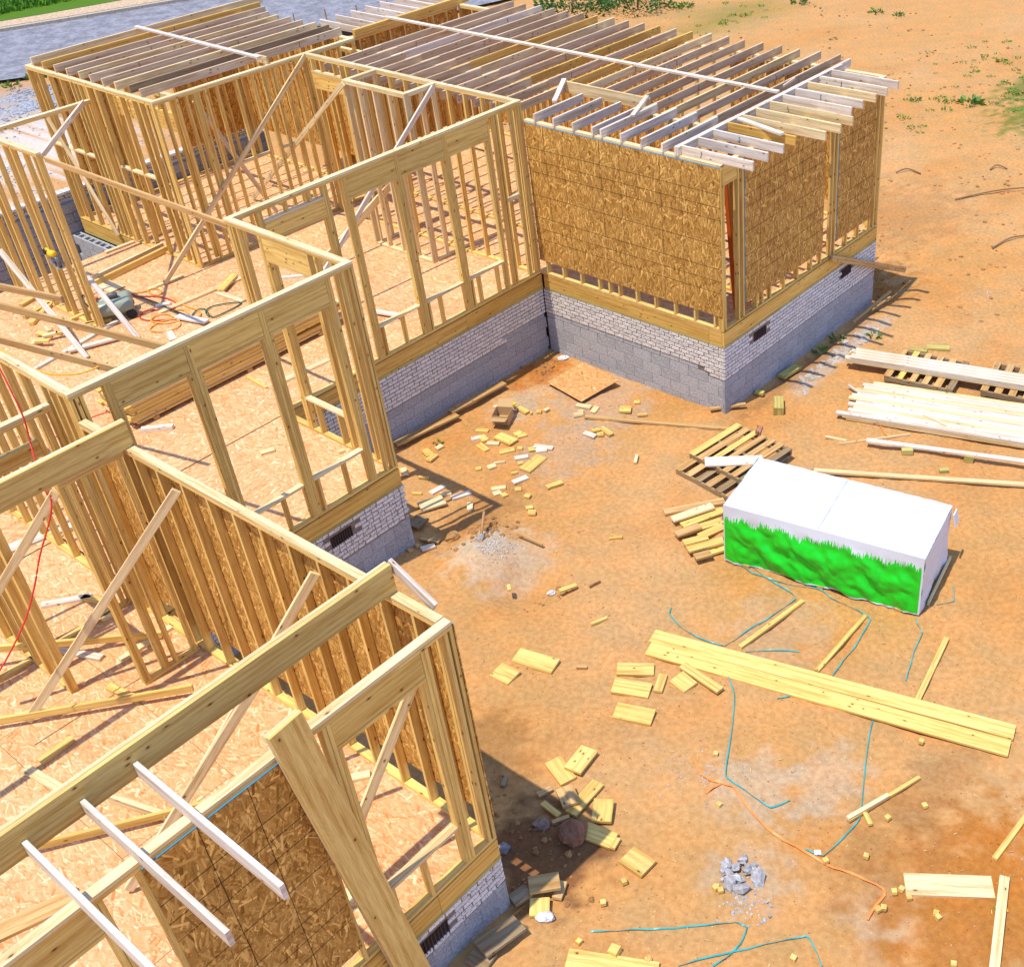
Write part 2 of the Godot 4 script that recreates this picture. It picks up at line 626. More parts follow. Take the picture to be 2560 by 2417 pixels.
# a facade of white brick over grey block; local x runs along it, local z points out
func foundation(called: String, label: String, at: Vector3, turn: float, length: float, brick_to: Array, base: float, joint: float, vents := [], block_tint := Color(0.43, 0.43, 0.45)) -> Node3D:
	var t := thing(called, label, "foundation wall", at, turn, "brick and block foundation walls")
	var lowest := 0.0
	for s in brick_to: lowest = minf(lowest, s[1])
	var core := piece("mortar_core", box_mesh(Vector3(length - 0.07, absf(base) - 0.30, 0.16), mats.block, Color(0.27, 0.215, 0.165), Vector2(0.8, 0.8)), t, Transform3D(Basis(), Vector3(length / 2, (base - 0.30) / 2 - 0.002, -0.092)))
	var brick_meshes := []
	var short_meshes := []
	for k in 8:
		var g := rng.randf_range(0.70, 0.86)
		var tint := Color(g, g * 0.955, g * 0.90)
		brick_meshes.append(box_mesh(Vector3(0.194, 0.056, 0.06), mats.brick, tint, Vector2(0.5, 0.5), 0.006))
		short_meshes.append(box_mesh(Vector3(0.094, 0.056, 0.06), mats.brick, tint, Vector2(0.5, 0.5), 0.006))
	piece("mortar_core", box_mesh(Vector3(length - 0.075, absf(base + 0.30 + absf(lowest) - 0.30) , 0.02), mats.block, block_tint * 0.86, Vector2(0.8, 0.8)), t, Transform3D(Basis(), Vector3(length / 2, (base + lowest) / 2 - 0.01, -0.021)))
	var row := 0
	var y := -0.302
	while y - 0.067 > lowest - 0.01:
		var x := 0.0
		var first := true
		while x < length - 0.03:
			var half := first and row % 2 == 1
			var bw := 0.094 if half else 0.194
			if x + bw > length: bw = 0.094
			first = false
			var cx := x + bw / 2 + 0.005
			var bottom := -9.0
			for s in brick_to:
				if cx >= s[0]: bottom = s[1]
			var blocked := false
			for v in vents:
				if cx > v[0] - bw * 0.3 and cx < v[0] + 0.38 + bw * 0.3 and y - 0.035 < -0.40 and y - 0.035 > -0.605: blocked = true
			if y - 0.06 >= bottom - 0.012 and not blocked and cx + bw / 2 < length + 0.03:
				var m: Mesh = (short_meshes if bw < 0.15 else brick_meshes)[rng.randi() % 8]
				var turned := Basis(Vector3.UP, PI) if rng.randf() < 0.5 else Basis()
				piece("brick", m, t, Transform3D(turned * Basis(Vector3(0, 0, 1), rng.randf_range(-0.012, 0.012)), Vector3(cx, y - 0.034 + rng.randf_range(-0.002, 0.002), -0.03 + rng.randf_range(0.0, 0.005))))
			x += bw + 0.0105
		y -= 0.0677
		row += 1
	# blocks below
	var meshes := {}
	row = 0
	var top := -0.302
	var yb := base
	var rows := []
	while yb < top - 0.1:
		rows.append(yb)
		yb += 0.203
	for r in rows:
		var x := -0.2 if row % 2 else 0.0
		while x < length - 0.02:
			var x0 := maxf(x, 0.0)
			var x1 := minf(x + 0.406, length)
			var cx := (x0 + x1) / 2
			var bottom := -9.0
			for s in brick_to:
				if cx >= s[0]: bottom = s[1]
			var y1: float = minf(r + 0.203, bottom - 0.006)
			if x1 - x0 > 0.05 and y1 - r > 0.03:
				var key := "%.2f %.2f %d" % [x1 - x0, y1 - r, rng.randi() % 3]
				if not meshes.has(key):
					var g := rng.randf_range(0.92, 1.08)
					meshes[key] = box_mesh(Vector3(x1 - x0 - joint, y1 - r - joint, 0.05), mats.block, Color(block_tint.r * g, block_tint.g * g, block_tint.b * g), Vector2(0.6, 0.6), 0.004)
				piece("block", meshes[key], t, Transform3D(Basis(), Vector3(cx, (r + y1) / 2, -0.03)))
			x += 0.406
		row += 1
	for v in vents:
		var o := piece("vent", box_mesh(Vector3(0.36, 0.19, 0.02), mats.dark, Color.WHITE), t, Transform3D(Basis(), Vector3(v[0] + 0.19, -0.505, -0.02)))
		for k in 9:
			piece("slat", box_mesh(Vector3(0.006, 0.18, 0.03), mats.paint, Color(0.10, 0.06, 0.06)), o, Transform3D(Basis(), Vector3(-0.16 + k * 0.04, 0, 0.012)))
	return t

func build_foundations() -> void:
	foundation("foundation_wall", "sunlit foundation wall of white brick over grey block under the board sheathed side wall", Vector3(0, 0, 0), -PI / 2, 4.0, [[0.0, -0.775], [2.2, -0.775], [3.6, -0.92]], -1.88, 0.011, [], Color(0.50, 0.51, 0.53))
	foundation("foundation_wall", "shaded right hand foundation wall of white brick with two dark vents", Vector3(0, 0, 4.0), 0, 4.9, [[0.0, -0.915]], -1.88, 0.004, [[0.85], [3.64]])
	foundation("foundation_wall", "shaded foundation wall of white brick facing the yard under the row of window openings", Vector3(-5.532, 0, 0), 0, 5.52, [[0.0, -0.915], [4.42, -0.775]], -1.88, 0.004)
	foundation("foundation_wall", "short foundation wall with one vent under the middle bay", Vector3(-9.08, 0, 2.474), 0, 3.548, [[0.0, -0.85]], -1.88, 0.004, [[2.25]])
	foundation("foundation_wall", "lowest foundation wall with one vent under the nearest corner", Vector3(-13.5, 0, 7.91), 0, 4.41, [[0.0, -0.645]], -1.75, 0.004, [[3.33]])
	foundation("foundation_wall", "end foundation wall of the middle bay, turned toward the right", Vector3(-5.532, 0, 2.474), PI / 2, 2.474, [[0.0, -0.8]], -1.88, 0.004)
	foundation("foundation_wall", "end foundation wall of the nearest corner, turned toward the right", Vector3(-9.085, 0, 7.91), PI / 2, 5.42, [[0.0, -0.645]], -1.75, 0.004)
	foundation("foundation_wall", "far end foundation wall of the right wing", Vector3(4.9, 0, 4.0), PI / 2, 10.6, [[0.0, -0.915]], -1.88, 0.004)
	# the open porch pit by the far left corner
	var pit := thing("block_wall", "pale blue grey block wall with open cores below the far left wing", "foundation wall", Vector3(-3.32, 0, -9.84), -PI / 2)
	for r in 5:
		for k in 5:
			var at := Vector3(0.0 + k * 0.406 + (0.2 if r % 2 else 0.0), -0.41 - r * 0.203, 0.10)
			var c := Color(0.50, 0.52, 0.55) * rng.randf_range(0.93, 1.05)
			if r > 0:
				piece("block", box_mesh(Vector3(0.395, 0.192, 0.19), mats.block, c, Vector2(0.6, 0.6), 0.005), pit, Transform3D(Basis(), at))
				continue
			# the top course is open: two shells joined by three webs round real cores
			var b := piece("block", box_mesh(Vector3(0.395, 0.192, 0.034), mats.block, c, Vector2(0.6, 0.6), 0.004), pit, Transform3D(Basis(), at + Vector3(0, 0, 0.078)))
			piece("shell", box_mesh(Vector3(0.395, 0.192, 0.034), mats.block, c, Vector2(0.6, 0.6), 0.004), b, Transform3D(Basis(), Vector3(0, 0, -0.156)))
			for q in [-0.18, 0.0, 0.18]:
				piece("web", box_mesh(Vector3(0.034, 0.19, 0.122), mats.block, c, Vector2(0.6, 0.6), 0.003), b, Transform3D(Basis(), Vector3(q, 0, -0.078)))
	var porch := thing("porch_wall", "unfinished grey block porch wall capped with white bricks beyond the far wing", "foundation wall", Vector3(-8.0, 0, -10.05), 0)
	piece("mortar_core", box_mesh(Vector3(9.6, 2.4, 0.18), mats.block, Color(0.36, 0.35, 0.34), Vector2(0.8, 0.8)), porch, Transform3D(Basis(), Vector3(4.8, -0.9, -0.1)))
	for r in 8:
		for k in 23:
			var x := 0.2 + k * 0.406 + (0.2 if r % 2 else 0.0)
			piece("block", box_mesh(Vector3(0.396, 0.194, 0.05), mats.block, Color(0.43, 0.43, 0.45) * rng.randf_range(0.94, 1.06), Vector2(0.6, 0.6), 0.004), porch, Transform3D(Basis(), Vector3(x, 0.2 - r * 0.203, 0.01)))
	for k in 90:
		piece("brick", box_mesh(Vector3(0.092, 0.06, 0.2), mats.brick, Color(0.72, 0.71, 0.70) * rng.randf_range(0.9, 1.05), Vector2(0.5, 0.5), 0.006), porch, Transform3D(Basis(), Vector3(0.05 + k * 0.105, 0.52, -0.06)))
	for k in 44:
		for r in 2:
			piece("brick", box_mesh(Vector3(0.194, 0.056, 0.09), mats.brick, Color(0.62, 0.58, 0.54) * rng.randf_range(0.85, 1.1), Vector2(0.5, 0.5), 0.006), porch, Transform3D(Basis(), Vector3(0.1 + k * 0.2105 + (0.1 if r else 0.0), 0.45 - r * 0.067, -0.03)))

# ---------------------------------------------------------------- floors

func deck(label: String, x0: float, z0: float, x1: float, z1: float, shift: float) -> void:
	var t := thing("floor_deck", label, "floor deck", Vector3.ZERO, 0, "subfloor decks of the house", "structure")
	var x := x0
	var col := 0
	while x < x1 - 0.01:
		var xe := minf(x + 1.22, x1)
		var z := z0 - (1.22 if col % 2 else 0.0) - shift
		while z < z1 - 0.01:
			var za := maxf(z, z0)
			var ze := minf(z + 2.44, z1)
			if ze - za > 0.02:
				var g := rng.randf_range(0.95, 1.04)
				piece("floor_panel", box_mesh(Vector3(xe - x - 0.004, 0.018, ze - za - 0.004), mats.deck, Color(0.84 * g, 0.60 * g, 0.37 * g), Vector2(2.44, 1.22), 0.002), t, Transform3D(Basis(), Vector3((x + xe) / 2, -0.009 - 0.001 * (col % 2), (za + ze) / 2)))
			z += 2.44
		x += 1.22
		col += 1

func rim(label: String, at: Vector3, turn: float, length: float) -> void:
	var t := thing("rim_board", label, "rim board", at, turn, "rim boards round the floor decks")
	var x := 0.0
	while x < length - 0.02:
		var e := minf(x + 3.66, length)
		stick(t, "board", x + 0.001, e - 0.001, -0.262, -0.020, -0.04, 0.0, 6)
		stick(t, "sill_plate", x + 0.001, e - 0.001, -0.301, -0.263, -0.14, 0.004, 5)
		x = e

func build_decks() -> void:
	deck("large sunlit subfloor of strand board in the middle of the house", -15.0, -7.85, -0.04, -0.02, 0.3)
	deck("subfloor of strand board in the nearest rooms at the lower left", -15.0, 0.0, -9.12, 7.88, 0.9)
	deck("strand board subfloor of the middle bay behind the three window openings", -9.10, 0.0, -5.57, 2.44, 0.0)
	deck("strand board subfloor of the far left wing", -3.27, -9.8, 1.06, -7.87, 0.6)
	deck("strand board subfloor under the ceiling joists of the right wing", 0.0, -7.84, 4.86, 3.96, 0.2)
	rim("honey coloured rim board along the yard under the row of window openings", Vector3(-5.53, 0, 0), 0, 5.53)
	rim("rim board under the middle bay, above the single vent", Vector3(-9.09, 0, 2.474), 0, 3.558)
	rim("rim board under the nearest corner at the bottom of the view", Vector3(-13.5, 0, 7.91), 0, 4.415)
	rim("sunlit knotty rim board under the board sheathed side wall", Vector3(0, 0, 0.041), -PI / 2, 3.919)
	rim("rim board along the right hand wall above the two vents", Vector3(0, 0, 4.0), 0, 4.9)
	rim("rim board round the far end of the right wing", Vector3(4.9, 0, 3.95), PI / 2, 10.6)
	rim("rim board above the open block wall of the far left wing", Vector3(-3.3, 0, -9.84), -PI / 2, 1.99)
	rim("rim board at the end of the middle bay", Vector3(-5.532, 0, 2.43), PI / 2, 2.43)
	rim("rim board under the tall sheathed partition of the nearest room", Vector3(-9.085, 0, 7.87), PI / 2, 5.39)
	rim("rim board along the back edge of the main deck", Vector3(-3.31, 0, -7.85), PI, 11.6)

# ---------------------------------------------------------------- framed walls

func wall(label: String, at: Vector3, turn: float, x0: float, x1: float, top: float, t := 0, bottom := true) -> Node3D:
	var w := thing("stud_wall", label, "stud wall", at, turn, "framed stud walls of the house")
	w.set_meta("top", top)
	w.set_meta("tone", t)
	if bottom: stick(w, "bottom_plate", x0, x1, 0.001, 0.038, -0.089, 0.0, t)
	stick(w, "top_plate", x0, x1, top - 0.0765, top - 0.0385, -0.089, 0.0, t)
	stick(w, "top_plate", x0, x1, top - 0.038, top, -0.089, 0.0, 1 if t == 0 else t)
	return w

func studs(w: Node3D, xs: Array, y0 := 0.038, y1 := 0.0, called := "stud") -> void:
	var top: float = y1 if y1 > 0 else w.get_meta("top") - 0.0765
	for x in xs:
		stick(w, called, x, x + 0.0375, y0, top, -0.089, 0.0, w.get_meta("tone"))

# header of two planks on a flat plate
func header(w: Node3D, x0: float, x1: float, y0: float, y1: float) -> void:
	var t: int = w.get_meta("tone")
	stick(w, "header_plate", x0, x1, y0, y0 + 0.0375, -0.089, 0.0, t)
	stick(w, "header", x0, x1, y0 + 0.038, y1, -0.042, -0.004, t)
	stick(w, "header", x0, x1, y0 + 0.038, y1, -0.085, -0.047, t)

func sill(w: Node3D, x0: float, x1: float, y: float, cripples := []) -> void:
	stick(w, "sill", x0, x1, y - 0.038, y, -0.089, 0.0, 1)
	studs(w, cripples, 0.038, y - 0.0385, "cripple")

# sheets of strand board on the outside (z0 > 0) or inside of a wall
func sheets(w: Node3D, edges: Array, y0: float, y1: float, z: float, edge_mat := true, lines := true) -> void:
	for i in edges.size() - 1:
		var a: float = edges[i] + 0.0015
		var b: float = edges[i + 1] - 0.0015
		var key := "sheet %.3f %.3f %d" % [b - a, y1 - y0, int(lines)]
		if not cache.has(key): cache[key] = sheet_mesh(b - a, y1 - y0, lines)
		piece("sheathing_panel", cache[key], w, Transform3D(Basis(), Vector3((a + b) / 2, (y0 + y1) / 2, z)))
	if edge_mat:
		piece("edge_stripe", box_mesh(Vector3(edges[-1] - edges[0] - 0.004, 0.010, 0.0125), mats.blue), w, Transform3D(Basis(), Vector3((edges[0] + edges[-1]) / 2, y1 + 0.005, z)))

func sheet_mesh(lx: float, ly: float, lines: bool) -> ArrayMesh:
	var st := SurfaceTool.new()
	st.begin(Mesh.PRIMITIVE_TRIANGLES)
	var bm := BoxMesh.new()
	bm.size = Vector3(lx, ly, 0.0115)
	var arr := bm.get_mesh_arrays()
	var g := rng.randf_range(0.94, 1.05)
	var v: PackedVector3Array = arr[Mesh.ARRAY_VERTEX]
	var uv := PackedVector2Array()
	var cs := PackedColorArray()
	for p in v:
		uv.append(Vector2((p.x + lx / 2) / 1.22, 1.0 - (p.y + ly / 2) / 2.44))
		cs.append(Color(0.92 * g, 0.64 * g, 0.21 * g))
	arr[Mesh.ARRAY_TEX_UV] = uv
	arr[Mesh.ARRAY_COLOR] = cs
	arr[Mesh.ARRAY_TANGENT] = null
	var m := ArrayMesh.new()
	m.add_surface_from_arrays(Mesh.PRIMITIVE_TRIANGLES, arr)
	m.surface_set_material(0, mats.osb if lines else mats.osb_plain)
	return m

func every(a: float, b: float, step := 0.406) -> Array:
	var out := []
	var x := a
	while x <= b:
		out.append(x)
		x += step
	return out

func build_walls() -> void:
	var zt := -PI / 2     # walls that run toward the viewer: local x is world z
	# the yard front of the main hall, three window openings and a low opening
	var a := wall("tall stud wall with three window openings in a row, facing the inner yard", Vector3(0, 0, 0), 0, -5.62, -0.001, 3.08)
	studs(a, [-0.0385, -0.085, -0.25, -0.60, -0.655, -0.80, -1.757, -1.719, -2.727, -2.689, -3.721, -3.683, -4.06, -4.02, -5.16, -5.12, -5.60])
	studs(a, [-0.8385, -1.7955, -1.681, -2.7655, -2.651, -3.645], 0.038, 2.66, "jack_stud")
	studs(a, [-4.0985, -5.082], 0.038, 2.55, "jack_stud")
	header(a, -1.681, -0.801, 2.66, 3.003)
	header(a, -2.651, -1.758, 2.66, 3.003)
	header(a, -3.645, -2.728, 2.66, 3.003)
	header(a, -5.082, -4.061, 2.55, 2.815)
	stick(a, "header_plate", -5.082, -4.061, 2.816, 2.853, -0.089, 0.0, 1)
	studs(a, [-4.70, -4.30], 2.854, 0.0, "cripple")
	sill(a, -1.643, -0.839, 0.57, [-1.62, -1.45, -1.02])
	sill(a, -2.613, -1.796, 0.57, [-2.59, -2.33])
	sill(a, -3.607, -2.766, 0.57, [-3.56, -3.14])
	sill(a, -0.56, -0.25, 1.56)
	# the side of the middle bay
	var s := wall("short stud wall with one window opening between the hall and the middle bay", Vector3(-5.62, 0, 0), zt, 0.001, 2.384, 3.08)
	studs(s, [0.0, 0.055, 0.16, 0.63, 0.668, 1.64, 1.79, 2.12, 2.29])
	studs(s, [0.706, 1.60], 0.038, 2.66, "jack_stud")
	header(s, 0.706, 1.638, 2.66, 3.003)
	sill(s, 0.744, 1.60, 0.57, [0.93, 1.42])
	# the middle bay front
	var b := wall("stud wall of the middle bay with a deep header over three openings", Vector3(0, 0, 2.474), 0, -9.24, -5.532, 3.08)
	studs(b, [-5.57, -5.62, -5.72, -5.965, -5.927, -6.93, -6.892, -7.905, -7.867, -8.86, -8.822, -9.13, -9.18, -9.238])
	studs(b, [-6.0035, -6.854, -6.968, -7.829, -7.943, -8.784], 0.038, 2.66, "jack_stud")
	header(b, -6.854, -5.966, 2.66, 3.003)
	header(b, -7.829, -6.931, 2.66, 3.003)
	header(b, -8.784, -7.906, 2.66, 3.003)
	sill(b, -6.816, -6.004, 0.57, [-6.77, -6.345])
	sill(b, -7.791, -6.969, 0.57, [-7.70, -7.30])
	sill(b, -8.746, -7.944, 0.57, [-8.34])
	# the wall line running back from the middle bay
	var zb := wall("tall stud wall with a whitish top plate leaving the view at the left edge", Vector3(-9.24, 0, 0), zt, -3.0, 2.384, 3.08, 0)
	studs(zb, [2.345, 2.20, 2.02, 1.86, 1.39, 1.35, 0.98, 0.57, 0.16, -0.25, -0.66, -1.06, -1.47, -1.88, -2.28, -2.7])
	# the sheathed partition of the nearest room
	var c := wall("long stud partition backed with strand board in the nearest room", Vector3(-9.245, 0, 2.49), zt + 0.0148, 0.0, 5.325, 2.76)
	studs(c, [0.0, 0.72, 0.96, 1.345, 1.765, 2.175, 2.58, 2.985, 3.39, 3.795, 4.20, 4.60, 5.01, 5.27])
	sheets(c, [0.0, 1.22, 2.44, 3.66, 4.88, 5.42], 0.27, 2.71, -0.0955, true, false)
	# the nearest front
	var d := wall("nearest stud wall with a window opening and a strand board panel", Vector3(0, 0, 7.91), 0, -13.6, -9.085, 2.76)
	studs(d, [-9.1225, -9.18, -9.43, -9.392, -10.40, -10.36, -10.66, -11.06, -11.46, -11.90, -12.22, -12.18, -13.4])
	studs(d, [-9.4685, -10.322], 0.038, 2.38, "jack_stud")
	header(d, -10.322, -9.431, 2.38, 2.683)
	sill(d, -10.284, -9.469, 0.57, [-9.89, -10.25])
	header(d, -13.36, -12.2205, 2.38, 2.683)
	sheets(d, [-11.87, -10.65], 0.25, 2.69, 0.0065)
	# right wing: side wall with sheathing, front wall with two panels
	var o := wall("sunlit side wall sheathed with ruled strand board panels above the inner corner", Vector3(0, 0, 0), zt, 0.001, 3.999, 2.76)
	studs(o, [0.14, 0.52, 0.94, 1.35, 1.58, 1.80, 2.18, 2.58, 2.99, 3.40, 3.80, 3.9])
	sheets(o, [0.02, 1.22, 2.44, 3.66, 3.985], 0.27, 2.71, 0.0065)
	var r := wall("right hand front wall with two shaded strand board panels", Vector3(0, 0, 4.0), 0, 0.0895, 4.90, 2.76)
	stick(r, "corner_post", 0.0, 0.088, 0.001, 2.683, -0.089, 0.0, 0)
	stick(r, "top_plate", 0.0, 0.0885, 2.7225, 2.7595, -0.0885, -0.001, 1)
	studs(r, [0.43, 0.555, 0.93, 1.10, 1.33, 1.74, 2.16, 2.60, 2.90, 3.22, 3.34, 3.76, 4.18, 4.58, 4.72, 4.8615])
	stick(r, "header", 0.0895, 0.43, 2.42, 2.683, -0.05, -0.012, 0)
	sheets(r, [0.60, 1.82, 2.94], 0.27, 2.71, 0.0065, false)
	sheets(r, [3.39, 4.61], 0.27, 2.71, 0.0065, false)
	for x in [0.594, 3.384]:
		piece("edge_stripe", box_mesh(Vector3(0.010, 2.44, 0.013), mats.blue), r, Transform3D(Basis(), Vector3(x, 1.49, 0.0065)))
	var e := wall("far side wall of the right wing, sheathed outside, seen below the joists", Vector3(4.811, 0, 0), zt, -6.6, 3.909, 2.76)
	studs(e, every(-6.6, 3.8))
	sheets(e, [-6.6, -5.38, -4.16, -2.94, -1.72, -0.5], 0.27, 2.71, -0.0955, false, false)
	sheets(e, [0.72, 1.94, 3.16, 3.9], 0.27, 2.71, -0.0955, false, false)
	var nw := wall("back wall of the right wing under the far row of short rafters", Vector3(0, 0, -6.6), 0, 1.2, 4.80, 2.76)
	studs(nw, every(1.2, 4.7))
	sheets(nw, [1.2, 2.42, 3.64, 4.86], 0.27, 2.71, -0.0955, false, false)
	var bear := wall("bearing partition under the lapped ceiling joists of the right wing", Vector3(1.25, 0, 0), zt, -6.5, -0.4, 2.76)
	studs(bear, every(-6.5, -0.5))
	var bear2 := wall("short partition inside the right wing near the sheathed side wall", Vector3(1.25, 0, 0), zt, 1.6, 3.85, 2.76)
	studs(bear2, every(1.6, 3.8))
	# hall partition and closet
	var hall := wall("tall hall partition with a white top plate and a door header", Vector3(-0.092, 0, 0), zt, -5.50, -0.091, 3.08, 0)
	studs(hall, [-5.50, -5.46, -4.56, -4.40, -4.02, -3.62, -3.58, -3.2, -2.8, -2.42, -2.08, -1.70, -1.30, -0.88, -0.52, -0.14])
	studs(hall, [-5.42, -4.60], 0.038, 2.45, "jack_stud")
	header(hall, -5.42, -4.561, 2.45, 2.75)
	stick(hall, "header_plate", -5.42, -4.561, 2.751, 2.788, -0.089, 0.0, 1)
	studs(hall, [-5.40, -5.13, -4.75], 2.789, 0.0, "cripple")
	var cl := wall("closet partition with a white top plate beside the hall partition", Vector3(-0.79, 0, 0), zt, -3.57, -1.95, 3.08, 1)
	studs(cl, [-3.57, -3.20, -2.80, -2.40, -1.99])
	var ca := wall("short closet return wall, the one nearer the yard", Vector3(0, 0, -1.95), 0, -0.70, -0.093, 3.08, 1)
	studs(ca, [-0.70, -0.42, -0.14])
	var cb := wall("short closet return wall, the one farther back", Vector3(0, 0, -3.48), 0, -0.70, -0.093, 3.08, 1)
	studs(cb, [-0.70, -0.42, -0.14])
	# far left wing
	var uf := wall("front wall of the far left wing with many close studs", Vector3(0, 0, -5.511), 0, -3.30, 1.10, 3.08)
	studs(uf, [-3.30, -3.10, -2.86, -2.66, -2.50, -2.46, -2.42, -2.28, -2.04, -1.64, -1.28, -1.04, -0.82, -0.56, -0.34, -0.13, 0.30, 0.70, 1.06])
	for q in [[-2.002, -1.641], [-1.602, -1.281], [-1.0, -0.821], [-0.78, -0.561]]:
		stick(uf, "blocking", q[0], q[1], 1.55, 1.588, -0.089, 0.0, 1)
	var ul := wall("left side wall of the far left wing under the joist ends", Vector3(-3.30, 0, 0), zt, -9.84, -5.602, 3.08)
	studs(ul, [-9.84, -9.42, -9.05, -8.62, -8.26, -8.12, -7.98, -7.80, -7.74, -7.70, -7.44, -7.40, -7.02, -6.60, -6.20, -5.98, -5.74, -5.64])
	for q in [[-9.80, -9.421], [-9.38, -9.051], [-9.01, -8.621], [-8.58, -8.261], [-7.36, -7.021], [-6.98, -6.601], [-6.56, -6.201]]:
		stick(ul, "blocking", q[0], q[1], 1.56, 1.598, -0.089, 0.0, 1)
	var ur := wall("rear wall of the far left wing with a wide opening", Vector3(0, 0, -9.751), 0, -3.21, 1.10, 3.08)
	studs(ur, [-3.21, -3.17, -2.8, -2.4, -2.0, -0.55, -0.20, 0.2, 0.6, 1.0])
	sheets(ur, [-0.55, 0.55, 1.10], 0.6, 3.03, -0.0955, false, false)
	sheets(ur, [-2.9, -1.95], 0.6, 3.03, -0.0955, false, false)
	var ue := wall("right side wall of the far left wing, sheathed outside", Vector3(1.011, 0, 0), zt, -9.75, -5.602, 3.08)
	studs(ue, every(-9.7, -5.7))
	sheets(ue, [-9.75, -8.53, -7.31, -6.09], 0.6, 3.03, -0.0955, false, false)
	var inner := wall("inner wall of the far left wing with a wide wooden header", Vector3(-2.92, 0, 0), zt, -7.6, -5.61, 3.08, 0, false)
	studs(inner, [-7.6, -5.66])
	header(inner, -7.56, -5.66, 2.42, 2.75)
	studs(inner, [-7.1, -6.6, -6.1], 2.751, 0.0, "cripple")
	# interior wall left of the compressor
	var l := wall("interior stud wall ending beside the air compressor", Vector3(-5.71, 0, 0), zt, -7.83, -4.862, 3.08, 0)
	studs(l, [-4.90, -5.02, -5.33, -5.74, -5.98, -6.42, -6.86, -7.06, -7.42, -7.70, -7.83])
	var lh := wall("far left partition with two openings, mostly outside the view", Vector3(0, 0, 1.945), 0, -13.4, -9.245, 2.79)
	studs(lh, [-9.283, -9.36, -9.5, -10.3, -10.9, -11.6, -13.3])
	header(lh, -10.262, -9.501, 2.28, 2.46)
	var n := wall("low ceilinged closet wall under the rear beam of the nearest room", Vector3(0, 0, 3.345), 0, -9.94, -9.25, 2.755, 0)
	studs(n, [-9.94, -9.90, -9.70, -9.66, -9.55, -9.32])
	var p := wall("stud cluster of a partition standing in the nearest room", Vector3(-10.50, 0, 0), zt, 1.2, 2.78, 2.76)
	studs(p, [1.3, 1.72, 1.98, 2.04, 2.26, 2.30, 2.70, 2.742])

# ---------------------------------------------------------------- joists

func joist(t: Node3D, x0: float, x1: float, y: float, z: float, k := 7) -> void:
	stick(t, "joist", x0, x1, y, y + 0.14, z, z + 0.038, k)

